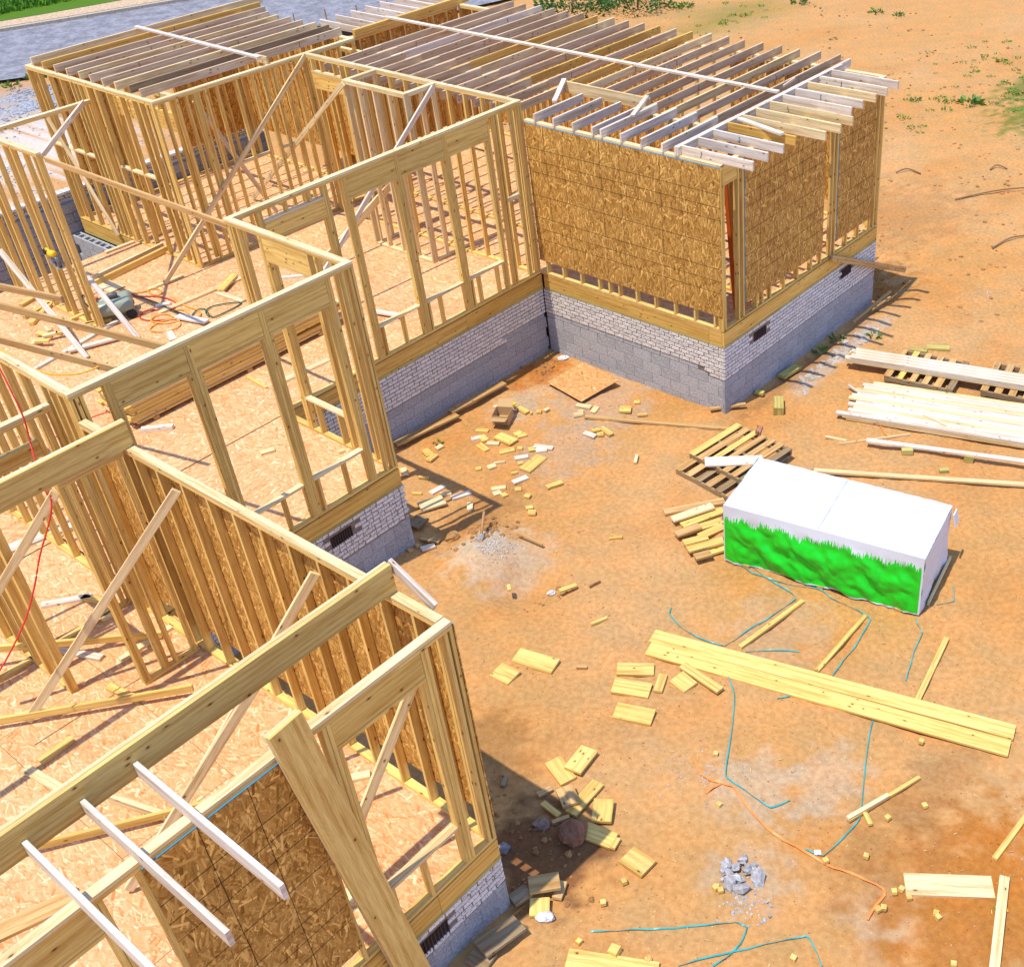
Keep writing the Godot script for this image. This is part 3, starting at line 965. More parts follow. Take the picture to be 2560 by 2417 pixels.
func build_roof_frames() -> void:
	var u := thing("ceiling_joists", "ceiling joists over the far left wing with one white strip across", "ceiling joists")
	var zl := [-9.70, -9.21, -8.78, -8.34, -7.94, -7.55, -7.13, -6.72, -6.31, -5.92]
	var xr := [2.0, 1.6, 1.42, 1.2, 1.13, 1.14, 1.12, 1.14, 1.13, 1.11]
	for i in zl.size():
		joist(u, -3.235 + rng.randf_range(-0.02, 0.02), xr[i], 3.081, zl[i], [1, 6, 7, 7, 1, 7, 7, 1, 4, 7][i])
		stamp(u, Vector3(-1.9 + rng.randf_range(-0.6, 2.0), 3.15, zl[i] + 0.0385))
	bar(u, "strip", Vector3(-0.95, 3.241, -9.75), Vector3(-1.03, 3.241, -5.55), 0.038, 0.089, Vector3.UP, 2)
	stick(u, "block", -0.90, -0.862, 3.081, 3.22, -5.87, -5.55, 1)
	var r := thing("ceiling_joists", "ceiling joists over the right wing with a long white strip across", "ceiling joists")
	var zs := every(-5.25, 3.2, 0.4065)
	var kinds := [7, 7, 2, 7, 7, 7, 6, 1, 7, 7, 6, 7, 6, 1, 7, 7, 7, 7, 1, 7, 7]
	for i in zs.size():
		var z: float = zs[i]
		var x1 := 5.16 + rng.randf_range(-0.05, 0.03)
		var k: int = kinds[i % kinds.size()]
		if z > -0.3 and z < 1.65:
			joist(r, 1.43, x1, 2.761, z - 0.01, k)
		else:
			joist(r, 1.05, x1, 2.761, z - 0.01, k)
			if z < -0.3: joist(r, 0.002, 1.46 + rng.randf_range(-0.1, 0.1), 2.761, z + 0.0285, 7)
			elif z < 3.0: joist(r, -0.02, 1.4, 2.761, z + 0.0285, 2)
		stamp(r, Vector3(rng.randf_range(1.6, 4.4), 2.83, z + 0.029))
	for z in [0.26, 0.68, 1.10, 1.51]:
		joist(r, -0.02, 1.18, 2.761, z, 2)
	stick(r, "header_joist", 1.39, 1.428, 2.761, 2.96, -0.34, 1.56, 1)
	for z in [-6.62, -6.58]:
		joist(r, 1.9, 5.1, 2.761, z, 6)
	bar(r, "strip", Vector3(2.87, 2.921, -6.7), Vector3(2.82, 2.921, 3.14), 0.038, 0.089, Vector3.UP, 2)
	joist(r, -0.02, 5.05, 2.761, 3.16, 2)
	joist(r, -0.02, 4.7, 2.761, 3.20, 2)
	for q in [[1.41, -0.33, 0.62, 0.15], [1.41, 1.5, 0.72, 1.75]]:
		bar(r, "brace", Vector3(q[0], 2.98, q[1]), Vector3(q[2], 2.90, q[3]), 0.04, 0.08, Vector3.UP, 2)
	var f := thing("lookout_rafters", "row of twelve short rafters overhanging the right hand front wall", "rafters")
	var xs := [0.06, 0.47, 0.86, 1.24, 1.64, 2.02, 2.41, 2.79, 3.17, 3.55, 3.92, 4.31]
	var ends := [4.53, 4.51, 4.52, 4.49, 4.77, 4.80, 4.785, 4.535, 4.52, 4.54, 4.54, 4.53]
	for i in 12:
		stick(f, "rafter", xs[i], xs[i] + 0.038, 2.761, 2.901, 3.239, ends[i], [2, 2, 2, 6, 1, 1, 1, 2, 2, 1, 2, 2][i])
		stamp_x(f, Vector3(xs[i] - 0.0005, 2.83, 3.6 + 0.07 * (i % 3)))
	lone_bar("board_offcut", "white board end lying slantwise across the short rafters", "board", "", Vector3(1.42, 2.925, 3.33), Vector3(1.18, 2.925, 4.30), 0.09, 0.038, Vector3(1, 0, 0.2), 2)
	lone_bar("board_offcut", "thin white splinter standing on the doubled rafter behind the white strip", "board", "", Vector3(3.1, 2.92, 3.05), Vector3(3.35, 3.0, 3.12), 0.04, 0.02, Vector3.UP, 2)
	var g := thing("lookout_rafters", "far row of short rafters overhanging the back of the right wing", "rafters")
	for x in [2.10, 2.51, 2.92, 3.33, 3.74, 4.15, 4.55]:
		stick(g, "rafter", x, x + 0.038, 2.761, 2.901, -7.92, -6.622, 2)
	# the two heavy beams
	var t1 := thing("beam", "rear doubled plank beam resting on the sheathed partition", "beam", Vector3.ZERO, 0, "doubled plank beams over the nearest room")
	stick(t1, "ply", -14.0, -9.14, 2.762, 3.048, 3.346, 3.384, 0)
	stick(t1, "ply", -14.0, -9.135, 2.762, 3.048, 3.306, 3.345, 1)
	var t2 := thing("beam", "front doubled plank beam carrying three white joists", "beam", Vector3.ZERO, 0, "doubled plank beams over the nearest room")
	stick(t2, "ply", -14.5, -9.088, 2.762, 3.048, 7.231, 7.270, 0)
	stick(t2, "ply", -14.5, -9.092, 2.762, 3.048, 7.192, 7.230, 1)
	stick(t2, "nailer", -10.15, -9.25, 2.762, 2.80, 7.10, 7.19, 2)
	var names := ["right one of three white joists cantilevered toward the viewer", "middle one of three white joists cantilevered toward the viewer", "left one of three white joists cantilevered toward the viewer"]
	for i in 3:
		var x: float = [-11.47, -11.865, -12.27][i]
		var j := stick(self, "cantilever_joist", x, x + 0.038, 2.761, 2.901, 7.272, 8.93, 2)
		tag(j, names[i], "joist", "white joists hung from the front beam")

func stamp(t: Node3D, at: Vector3) -> void:
	if rng.randf() < 0.55:
		for k in 3:
			piece("grade_stamp", cache_stamp(), t, Transform3D(Basis(Vector3(0, 0, 1), rng.randf_range(-0.3, 0.3)), at + Vector3(rng.randf_range(-0.012, 0.012), -0.035 + 0.032 * k, 0)))

func stamp_x(t: Node3D, at: Vector3) -> void:
	if rng.randf() < 0.5:
		for k in 3:
			piece("grade_stamp", cache_stamp(), t, Transform3D(Basis(Vector3.UP, PI / 2) * Basis(Vector3(0, 0, 1), rng.randf_range(-0.3, 0.3)), at + Vector3(0, -0.035 + 0.032 * k, rng.randf_range(-0.012, 0.012))))

func cache_stamp() -> Mesh:
	if not cache.has("stamp"): cache["stamp"] = box_mesh(Vector3(0.022, 0.024, 0.001), mats.paint, Color(0.16, 0.11, 0.12))
	return cache["stamp"]

# ---------------------------------------------------------------- braces

func brace(label: String, p: Vector3, q: Vector3, side: Vector3, t := 2, w := 0.089, thick := 0.038) -> void:
	lone_bar("wood_brace", label, "brace", "temporary wooden braces", p, q, w, thick, side, t)

func build_braces() -> void:
	var up := Vector3.UP
	brace("long flat tie board joining the tops of two wall corners above the main deck", Vector3(-5.60, 2.96, -4.84), Vector3(-5.575, 2.96, -0.05), up, 3)
	brace("upper of two tie boards coming in from the left edge to the middle bay", Vector3(-8.85, 3.03, -1.6), Vector3(-8.05, 3.03, 2.36), up, 3)
	brace("lower of two tie boards coming in from the left edge to the middle bay", Vector3(-9.30, 3.03, -0.8), Vector3(-8.62, 3.03, 2.36), up, 3)
	brace("short tie board at the left edge behind the interior stud wall", Vector3(-8.35, 2.95, -1.35), Vector3(-8.0, 2.95, 0.05), up, 3)
	brace("long diagonal brace from the hall corner down to the deck", Vector3(-0.12, 3.05, -5.47), Vector3(-4.10, 0.04, -5.48), up, 1)
	brace("wide diagonal brace from the closet corner back to the deck", Vector3(-0.82, 3.03, -3.5), Vector3(-0.75, 0.04, -7.5), up, 1)
	brace("white diagonal brace from the hall partition down behind the lumber stack", Vector3(-0.17, 3.05, -1.90), Vector3(-4.0, 0.1, -1.93), up, 2)
	brace("tan diagonal brace low behind the window headers", Vector3(-0.1, 1.1, -3.44), Vector3(-2.35, 0.06, -3.46), up, 1, 0.14)
	brace("white diagonal brace inside the far left wing", Vector3(-2.45, 2.85, -5.66), Vector3(-0.95, 0.05, -6.40), up, 2)
	brace("diagonal brace crossing the lower studs of the far left wing", Vector3(-3.36, 2.15, -9.52), Vector3(-3.36, 0.02, -8.28), up, 1)
	brace("steep white brace from the porch plate to the interior wall", Vector3(-3.46, 2.78, -7.62), Vector3(-5.60, 2.98, -4.95), up, 2, 0.089)
	brace("white brace leaning at the left edge over the main deck", Vector3(-6.35, 1.45, -6.0), Vector3(-6.38, 0.03, -4.15), Vector3(1, 0, 0), 2)
	brace("white brace sloping down past the air compressor", Vector3(-5.58, 1.0, -5.05), Vector3(-5.53, 0.03, -4.02), Vector3(1, 0, 0), 2)
	var porch := thing("porch_plate", "double wall plate bridging the open porch at the far left", "wall plate")
	stick(porch, "plate", -5.62, -3.302, 2.70, 2.738, -7.76, -7.672, 0)
	stick(porch, "plate", -5.62, -3.302, 2.7385, 2.776, -7.76, -7.672, 1)
	# nearest room
	brace("long white diagonal brace in the nearest room, leaning on the sheathed partition", Vector3(-9.24, 2.60, 4.20), Vector3(-11.0, 0.04, 2.80), up, 1)
	brace("short white diagonal brace leaning on the sheathed partition behind the front beam", Vector3(-9.21, 2.55, 6.27), Vector3(-10.9, 0.05, 5.3), up, 1)
	brace("short white brace between the rear beam and the deck", Vector3(-9.95, 2.62, 3.25), Vector3(-11.2, 0.9, 2.4), up, 1)
	brace("white block board sticking out past the front beam end at the corner", Vector3(-9.06, 3.02, 7.20), Vector3(-9.03, 2.74, 7.66), Vector3(0, 1, 0), 2, 0.10, 0.04)
	brace("diagonal brace behind the window header at the nearest corner", Vector3(-9.35, 2.3, 7.70), Vector3(-10.28, 0.5, 7.3), up, 1)
	brace("pale brace under the front beam reaching down to the deck", Vector3(-10.0, 2.3, 6.6), Vector3(-11.5, 0.05, 5.6), up, 1)
	brace("horizontal brace board crossing the nearest room at the left", Vector3(-11.4, 0.4, 1.2), Vector3(-9.4, 0.06, 2.82), up, 0)
	brace("horizontal brace board crossing below the front beam", Vector3(-11.9, 0.10, 4.4), Vector3(-10.3, 0.10, 5.55), up, 0)
	brace("lower horizontal brace board in the nearest room", Vector3(-11.6, 0.12, 2.3), Vector3(-9.7, 0.12, 3.93), up, 0)
	var lean := thing("leaning_beam", "tall doubled plank beam standing against the nearest wall", "beam")
	bar(lean, "ply", Vector3(-10.69, 3.07, 8.005), Vector3(-10.27, -1.0, 8.02), 0.286, 0.038, Vector3(1, 0, 0), 0)
	bar(lean, "ply", Vector3(-10.69, 3.055, 7.964), Vector3(-10.27, -1.0, 7.979), 0.286, 0.038, Vector3(1, 0, 0), 1)

# ---------------------------------------------------------------- things on the decks

func on_deck(called: String, label: String, x0: float, z0: float, x1: float, z1: float, w: float, t := 0, lift := 0.0, thick := 0.038, cat := "board", group := "loose boards lying on the decks") -> void:
	lone_bar(called, label, cat, group, Vector3(x0, lift + thick / 2, z0), Vector3(x1, lift + thick / 2, z1), w, thick, Vector3(z1 - z0, 0, x0 - x1), t)

func hose(label: String, pts: Array, color: Color, r := 0.011, cat := "hose") -> void:
	var v := []
	for p in pts: v.append(Vector3(p.x, r + 0.004 + 0.012 * absf(sin(p.x * 37.0 + p.y * 23.0)), p.y))
	var o := piece("air_hose", tube_mesh(curve(v, 6), r, plain_mat(color, 0.45)), self)
	tag(o, label, cat, "hoses and cords coiled by the compressor")

func cord(label: String, pts: Array, color: Color) -> void:
	var o := piece("power_cord", tube_mesh(curve(pts, 8), 0.009, plain_mat(color, 0.45)), self)
	tag(o, label, "cord")

func build_deck_things() -> void:
	# lumber stack
	var st := thing("lumber_stack", "long stack of pine boards lying on the main deck behind the window headers", "lumber stack", Vector3(-7.15, 0, -1.5))
	for layer in 10:
		for k in 7:
			var x0 := rng.randf_range(0.0, 0.12)
			var x1 := 3.95 + rng.randf_range(-0.25, 0.1)
			if rng.randf() < 0.12: x1 -= 0.7
			var z := -0.02 - k * 0.128 + rng.randf_range(-0.012, 0.012)
			stick(st, "board", x0, x1, 0.06 + layer * 0.039, 0.098 + layer * 0.039, z - 0.122, z, [0, 6, 0, 1][rng.randi() % 4])
	for x in [0.35, 2.0, 3.4]:
		stick(st, "bearer", x, x + 0.09, 0.001, 0.059, -0.9, 0.0, 3)
	on_deck("loose_board", "white block with a dark end lying beside the lumber stack", -7.08, -1.40, -6.76, -1.07, 0.09, 2, 0, 0.06)
	on_deck("loose_board", "small pale offcut on the middle bay floor", -6.44, 0.60, -6.26, 0.68, 0.09, 1)
	on_deck("loose_board", "tiny offcut on the middle bay floor near the side window", -5.79, 1.50, -5.70, 1.53, 0.08, 1)
	on_deck("loose_board", "pine board lying on the deck in front of the lumber stack", -5.05, -0.83, -4.15, -0.76, 0.14, 1, 0.0, 0.02)
	on_deck("loose_board", "thin pine strip lying crosswise in front of the lumber stack", -5.24, -1.40, -5.27, -0.86, 0.05, 0, 0.0, 0.02)
	on_deck("loose_board", "white strip on the hall floor behind the low header", -2.75, -3.87, -2.43, -3.55, 0.06, 2)
	on_deck("loose_board", "white board end on the hall floor near the first window opening", -2.72, -1.33, -2.57, -0.80, 0.09, 2, 0.04)
	on_deck("loose_board", "short board with a dark end lying under the low header", -3.75, -4.35, -3.70, -3.66, 0.12, 1)
	on_deck("loose_board", "triangular brace board propped on the short board under the low header", -3.72, -4.3, -3.2, -4.62, 0.14, 0, 0.05)
	on_deck("loose_board", "long pine board lying flat on the main deck", -4.81, -4.56, -3.15, -4.50, 0.10, 1)
	on_deck("loose_board", "stop block nailed to the deck under the long diagonal brace", -4.40, -5.56, -3.70, -5.53, 0.09, 1)
	on_deck("loose_board", "short pine board at the deck edge above the open block wall", -3.95, -7.76, -3.35, -7.74, 0.09, 1)
	on_deck("loose_board", "rear one of two long boards lying on edge at the back of the deck", -4.78, -6.72, -3.20, -6.93, 0.06, 1, 0.0, 0.14)
	on_deck("loose_board", "front one of two long boards lying on edge at the back of the deck", -4.84, -6.55, -3.22, -6.76, 0.06, 0, 0.0, 0.12)
	on_deck("loose_board", "wide board under the ends of the two long boards", -4.72, -6.78, -4.70, -6.05, 0.3, 1, 0.0, 0.03)
	on_deck("loose_board", "white square plate lying on the deck near the hoses", -5.07, -3.89, -5.21, -3.49, 0.13, 2, 0.0, 0.02)
	on_deck("loose_board", "white board with a pointed end lying among the hoses", -4.72, -4.12, -4.55, -3.5, 0.14, 2, 0.03)
	on_deck("loose_board", "small white block at the edge of the hose coils", -4.68, -4.86, -4.47, -4.72, 0.08, 2)
	on_deck("loose_board", "upper one of two white boards crossing on the deck", -7.1, -4.54, -5.38, -4.92, 0.09, 2)
	on_deck("loose_board", "lower one of two white boards crossing on the deck", -6.46, -4.57, -5.70, -4.27, 0.09, 2, 0.039)
	var places := ["leftmost", "second from the left", "third from the left", "fourth from the left", "fifth from the left", "sixth from the left", "seventh from the left", "eighth from the left", "ninth from the left", "rightmost"]
	var heap := [[-6.74, -5.50, 0.2], [-6.66, -5.33, 0.2], [-6.55, -5.20, 0.9], [-6.52, -5.45, 0.5], [-6.40, -5.53, 1.3], [-6.36, -5.3, 0.4], [-6.30, -5.48, 2.2], [-6.24, -5.62, 1.8], [-6.18, -5.2, 0.6], [-6.12, -5.4, 2.6]]
	for i in 10:
		var q: Array = heap[i]
		on_deck("wood_scrap", "cut block in the heap by the white brace, %s" % places[i], q[0] - 0.12 * cos(q[2]), q[1] - 0.12 * sin(q[2]), q[0] + 0.12 * cos(q[2]), q[1] + 0.12 * sin(q[2]), 0.085, i % 2, 0.039 * (i % 3), 0.038, "offcut", "cut blocks heaped on the deck")
	var row := [[-6.1, -6.1, -5.75, -6.55], [-6.05, -6.45, -5.66, -6.6], [-5.85, -6.95, -5.6, -7.1], [-5.72, -5.62, -5.5, -5.68], [-5.74, -5.30, -5.58, -5.10], [-5.62, -5.28, -5.45, -5.06]]
	var rows := ["left board", "second board", "rear board", "third board", "front block", "right block"]
	for i in 6:
		var q: Array = row[i]
		on_deck("wood_scrap", "%s of the loose pieces under the interior stud wall" % rows[i], q[0] - 0.2, q[1], q[2] + 0.05, q[3], 0.09, 0, 0.0, 0.06, "offcut", "loose pieces under the interior wall")
	# nearest room floor
	on_deck("loose_board", "pine board on the nearest floor pointing at the sheathed partition", -9.90, 2.76, -9.22, 2.74, 0.09, 1)
	on_deck("loose_board", "short pine board on the nearest floor left of center", -10.2, 3.02, -10.12, 3.5, 0.09, 0)
	on_deck("loose_board", "stamped pine board lying on the nearest floor", -10.84, 3.41, -11.21, 3.44, 0.10, 0)
	on_deck("loose_board", "pale board crossing a shadow on the nearest floor", -11.34, 3.40, -11.26, 3.97, 0.10, 1)
	on_deck("loose_board", "pine board on edge under the front beam", -11.03, 4.47, -10.82, 5.18, 0.06, 1, 0.0, 0.10)
	on_deck("loose_board", "pine block lying near the nearest window opening", -10.55, 7.2, -10.20, 7.35, 0.2, 1)
	on_deck("loose_board", "pine board in the nearest room beside the partition foot", -9.75, 6.0, -9.3, 6.35, 0.09, 1)
	on_deck("loose_board", "dark edged board under the nearest left opening", -12.5, 5.0, -11.8, 5.25, 0.2, 3)
	on_deck("loose_board", "white wide board across the far part of the nearest room", -10.0, -0.4, -8.8, -0.1, 0.2, 2)
	on_deck("loose_board", "narrow white board leading to a small block on the nearest floor", -9.95, 1.1, -9.5, 1.45, 0.09, 2)
	on_deck("loose_board", "small pine block at the foot of the narrow white board", -9.58, 1.38, -9.45, 1.72, 0.09, 0)
	on_deck("loose_board", "pine board stub beside the stud cluster on the nearest floor", -9.66, 1.93, -9.42, 1.96, 0.10, 1)
	on_deck("loose_board", "white board lying under the diagonal brace on the nearest floor", -10.4, 1.6, -10.0, 2.55, 0.09, 2)
	# hoses and tools
	hose("red air hose looping away from the compressor", [Vector2(-4.75, -5.58), Vector2(-4.61, -5.43), Vector2(-4.43, -5.08), Vector2(-4.40, -4.68), Vector2(-4.51, -4.51), Vector2(-4.67, -4.54), Vector2(-4.83, -4.81), Vector2(-5.06, -4.75), Vector2(-5.08, -4.54), Vector2(-4.95, -4.31), Vector2(-4.78, -4.15)], Color(0.55, 0.03, 0.02))
	hose("small orange hose loop behind the compressor", [Vector2(-4.66, -5.66), Vector2(-4.45, -5.55), Vector2(-4.29, -5.49), Vector2(-4.31, -5.26), Vector2(-4.42, -5.21), Vector2(-4.46, -5.41), Vector2(-4.38, -5.59)], Color(0.75, 0.33, 0.02))
	hose("large tangle of orange hose on the main deck", [Vector2(-4.31, -4.91), Vector2(-4.38, -4.45), Vector2(-4.36, -4.07), Vector2(-4.44, -3.86), Vector2(-4.61, -3.86), Vector2(-4.81, -4.16), Vector2(-5.03, -4.24), Vector2(-5.23, -4.16), Vector2(-5.21, -3.96), Vector2(-5.0, -3.8), Vector2(-4.81, -3.89), Vector2(-4.75, -4.2), Vector2(-4.76, -4.42), Vector2(-4.9, -4.51), Vector2(-5.05, -4.4), Vector2(-4.95, -4.1), Vector2(-4.6, -4.0), Vector2(-4.5, -4.3), Vector2(-4.62, -4.45)], Color(0.78, 0.35, 0.03))
	hose("straight dark green hose running out of the compressor", [Vector2(-4.70, -5.8), Vector2(-4.63, -5.39), Vector2(-4.60, -4.93), Vector2(-4.59, -4.36), Vector2(-4.57, -3.93), Vector2(-4.57, -3.66)], Color(0.02, 0.09, 0.04))
	hose("coiled dark green hose at the near end of the tangle", [Vector2(-4.59, -3.93), Vector2(-4.38, -4.07), Vector2(-4.27, -3.98), Vector2(-4.37, -3.66), Vector2(-4.27, -3.57), Vector2(-3.78, -3.63), Vector2(-3.87, -3.8), Vector2(-4.13, -3.96), Vector2(-4.31, -3.9), Vector2(-4.39, -3.69)], Color(0.02, 0.10, 0.05))
	cord("yellow cord draped over the white top plate at the left edge", [Vector3(-9.20, 3.09, 0.55), Vector3(-9.15, 3.09, 0.9), Vector3(-9.12, 3.02, 1.17), Vector3(-9.07, 2.98, 1.61), Vector3(-8.94, 2.98, 1.89), Vector3(-8.79, 3.0, 2.04), Vector3(-8.60, 3.06, 2.16)], Color(0.75, 0.40, 0.01))
	cord("red cord hanging down across the rear beam at the left edge", [Vector3(-9.55, 3.5, 1.9), Vector3(-9.6, 3.17, 2.13), Vector3(-9.62, 2.9, 2.2), Vector3(-9.7, 2.6, 2.3), Vector3(-9.95, 2.7, 3.0), Vector3(-10.04, 2.5, 3.25), Vector3(-10.3, 2.0, 3.15), Vector3(-10.46, 1.67, 3.1), Vector3(-10.69, 1.36, 3.1), Vector3(-11.06, 1.03, 3.1), Vector3(-11.4, 0.85, 3.1)], Color(0.6, 0.03, 0.015))
	cord("red cord drooping between the lumber stack and the leaning brace", [Vector3(-8.1, 0.25, -1.9), Vector3(-7.6, 0.37, -1.75), Vector3(-7.13, 0.37, -1.62), Vector3(-6.9, 0.40, -1.58), Vector3(-6.6, 0.40, -1.62), Vector3(-6.4, 0.36, -1.75)], Color(0.65, 0.05, 0.015))
	compressor()
	saw()
	var lad := thing("ladder", "orange ladder leaning inside the right wing behind the corner post", "ladder", Vector3(0.66, 0.0, 3.5), 0.0)
	for s in [-0.19, 0.19]:
		piece("rail", box_mesh(Vector3(0.03, 2.5, 0.075), mats.paint, Color(0.55, 0.12, 0.02)), lad, Transform3D(Basis(Vector3(0, 0, 1), 0.10), Vector3(-0.02, 1.25, s)))
	for k in 7:
		piece("rung", box_mesh(Vector3(0.03, 0.03, 0.36), mats.steel), lad, Transform3D(Basis(), Vector3(0.09 - k * 0.034, 0.25 + k * 0.33, 0)))
	var blue := piece("foam_board", box_mesh(Vector3(0.16, 1.5, 0.03), mats.blue), self, Transform3D(Basis(Vector3.UP, 0.2), Vector3(3.08, 1.9, 3.55)))
	tag(blue, "narrow blue grey board standing in the gap between the two shaded panels", "board")

func compressor() -> void:
	var shell := plain_mat(Color(0.24, 0.29, 0.22), 0.38)
	shell.clearcoat_enabled = true
	shell.clearcoat = 0.4
	var t := thing("air_compressor", "grey green twin tank air compressor standing on the main deck", "air compressor", Vector3(-5.28, 0, -5.12), -0.45)
	var prof := []
	for i in 7: prof.append(Vector2(-0.40 - 0.10 * cos(i * PI / 12.0) + 0.10, 0.16 * sin(i * PI / 12.0)))
	for i in 7: prof.append(Vector2(0.40 - 0.10 + 0.10 * sin(i * PI / 12.0), 0.16 * cos(i * PI / 12.0)))
	piece("tank", lathe_mesh(prof, shell, 24), t, Transform3D(Basis(), Vector3(0, 0.27, 0.13)))
	piece("tank", lathe_mesh(prof, shell, 24), t, Transform3D(Basis(), Vector3(0, 0.27, -0.17)))
	t.scale = Vector3.ONE * 0.85
	piece("motor_cover", lathe_mesh([Vector2(-0.10, 0.0), Vector2(-0.10, 0.05), Vector2(-0.08, 0.07), Vector2(0.07, 0.07), Vector2(0.10, 0.05), Vector2(0.10, 0.0)], plain_mat(Color(0.08, 0.08, 0.08), 0.5), 18), t, Transform3D(Basis(), Vector3(0.05, 0.45, -0.02)))
	piece("gauge", lathe_mesh([Vector2(-0.02, 0.0), Vector2(-0.02, 0.035), Vector2(0.02, 0.035), Vector2(0.02, 0.0)], plain_mat(Color(0.7, 0.08, 0.03), 0.4), 14), t, Transform3D(Basis(Vector3.UP, PI / 2), Vector3(-0.24, 0.50, 0.06)))
	piece("gauge", lathe_mesh([Vector2(-0.02, 0.0), Vector2(-0.02, 0.03), Vector2(0.02, 0.03), Vector2(0.02, 0.0)], plain_mat(Color(0.8, 0.6, 0.05), 0.4), 14), t, Transform3D(Basis(Vector3.UP, PI / 2), Vector3(-0.16, 0.52, 0.08)))
	piece("handle", tube_mesh(curve([Vector3(-0.36, 0.36, 0.2), Vector3(-0.46, 0.52, 0.17), Vector3(-0.46, 0.60, 0.0), Vector3(-0.46, 0.52, -0.2), Vector3(-0.36, 0.36, -0.24)], 6), 0.014, plain_mat(Color(0.04, 0.05, 0.04), 0.5)), t)
	for s in [-0.30, 0.26]:
		piece("wheel", lathe_mesh([Vector2(-0.025, 0.0), Vector2(-0.025, 0.09), Vector2(0.0, 0.105), Vector2(0.025, 0.09), Vector2(0.025, 0.0)], mats.dark, 18), t, Transform3D(Basis(Vector3.UP, PI / 2), Vector3(0.30, 0.105, s)))
	for x in [-0.28]:
		for s in [-0.17, 0.13]:
			piece("leg", box_mesh(Vector3(0.04, 0.13, 0.06), mats.dark), t, Transform3D(Basis(), Vector3(x, 0.066, s)))

func saw() -> void:
	var yellow := plain_mat(Color(0.75, 0.48, 0.01), 0.45)
	var t := thing("circular_saw", "yellow and black circular saw hanging on the interior stud wall", "circular saw", Vector3(-5.80, 1.22, -5.38), -PI / 2)
	piece("blade_guard", lathe_mesh([Vector2(-0.03, 0.0), Vector2(-0.03, 0.11), Vector2(-0.02, 0.115), Vector2(0.02, 0.115), Vector2(0.03, 0.11), Vector2(0.03, 0.0)], plain_mat(Color(0.16, 0.15, 0.14), 0.4, 0.5), 26), t, Transform3D(Basis(Vector3.UP, PI / 2), Vector3(0.06, -0.02, 0.02)))
	piece("hub", lathe_mesh([Vector2(-0.01, 0.0), Vector2(-0.01, 0.05), Vector2(0.01, 0.045), Vector2(0.01, 0.0)], plain_mat(Color(0.03, 0.03, 0.10), 0.4), 16), t, Transform3D(Basis(Vector3.UP, -PI / 2), Vector3(0.06, -0.02, 0.058)))
	piece("motor", lathe_mesh([Vector2(-0.09, 0.0), Vector2(-0.09, 0.045), Vector2(-0.06, 0.055), Vector2(0.07, 0.055), Vector2(0.09, 0.03), Vector2(0.09, 0.0)], yellow, 16), t, Transform3D(Basis(Vector3(0, 0, 1), 0.15), Vector3(0.02, 0.12, 0.03)))
	piece("handle", tube_mesh(curve([Vector3(-0.02, 0.14, 0.03), Vector3(-0.12, 0.17, 0.03), Vector3(-0.17, 0.10, 0.03), Vector3(-0.15, 0.02, 0.03)], 5), 0.022, yellow, 8), t)
	piece("battery", box_mesh(Vector3(0.07, 0.09, 0.07), mats.dark), t, Transform3D(Basis(Vector3(0, 0, 1), 0.2), Vector3(-0.18, 0.11, 0.03)))
	piece("shoe", box_mesh(Vector3(0.30, 0.008, 0.13), mats.steel), t, Transform3D(Basis(Vector3(0, 0, 1), -0.35), Vector3(0.05, -0.06, 0.02)))

# ---------------------------------------------------------------- things in the yard

func ground_at(x: float, z: float) -> float:
	return ground_height(x, z)

func cut(called: String, label: String, cat: String, group: String, ax: float, az: float, bx: float, bz: float, w: float, t: int, lift: float, thick: float) -> void:
	var a := Vector3(ax, maxf(ground_at(ax, az), flat_height(ax, az)) + thick / 2 + lift, az)
	var b := Vector3(bx, maxf(ground_at(bx, bz), flat_height(bx, bz)) + thick / 2 + lift, bz)
	if a.distance_to(b) > 1.5:
		var mid := maxf(0.0, ground_at((ax + bx) / 2, (az + bz) / 2) + thick / 2 - (a.y + b.y) / 2)
		a.y += mid
		b.y += mid
	var tip := Vector3(bz - az, rng.randf_range(-0.05, 0.05) * a.distance_to(b), ax - bx)
	if a.distance_to(b) < w:
		# the grain of a piece cut shorter than it is wide still runs the cut way
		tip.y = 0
	lone_bar(called, label, cat, group, a, b, w, thick, tip, t)

func strap(called: String, label: String, pts: Array, kind: int) -> void:
	var v := []
	for p in pts: v.append(Vector3(p.x, 0, p.y))
	var path := bent(v)
	var st := SurfaceTool.new()
	st.begin(Mesh.PRIMITIVE_TRIANGLES)
	var half := 0.008 if kind == 0 else 0.013
	var rows := []
	for i in path.size():
		var d: Vector3 = (path[mini(i + 1, path.size() - 1)] - path[maxi(i - 1, 0)]).normalized()
		var roll := sin(i * 0.37 + v[0].x * 9.0) * (0.9 if kind == 0 else 0.4)
		var side := Vector3(-d.z, 0, d.x).rotated(d, roll)
		var p: Vector3 = path[i]
		p.y = ground_at(p.x, p.z) + 0.012 + half * absf(sin(roll)) + 0.01 * absf(sin(i * 0.21))
		var up := d.cross(side) * 0.0012
		rows.append([p - side * half + up, p + side * half + up, p + side * half - up, p - side * half - up])
	for i in rows.size() - 1:
		for k in 4:
			var k2 := (k + 1) % 4
			for q in [rows[i][k], rows[i + 1][k], rows[i + 1][k2], rows[i][k], rows[i + 1][k2], rows[i][k2]]:
				st.set_smooth_group(-1)
				st.add_vertex(q)
	st.generate_normals()
	var m := st.commit()
	m.surface_set_material(0, mats.teal if kind == 0 else mats.tape)
	var o := piece(called, m, self)
	tag(o, label, "strap" if kind == 0 else "tape", "teal plastic straps left on the dirt" if kind == 0 else "orange marking tape on the dirt")

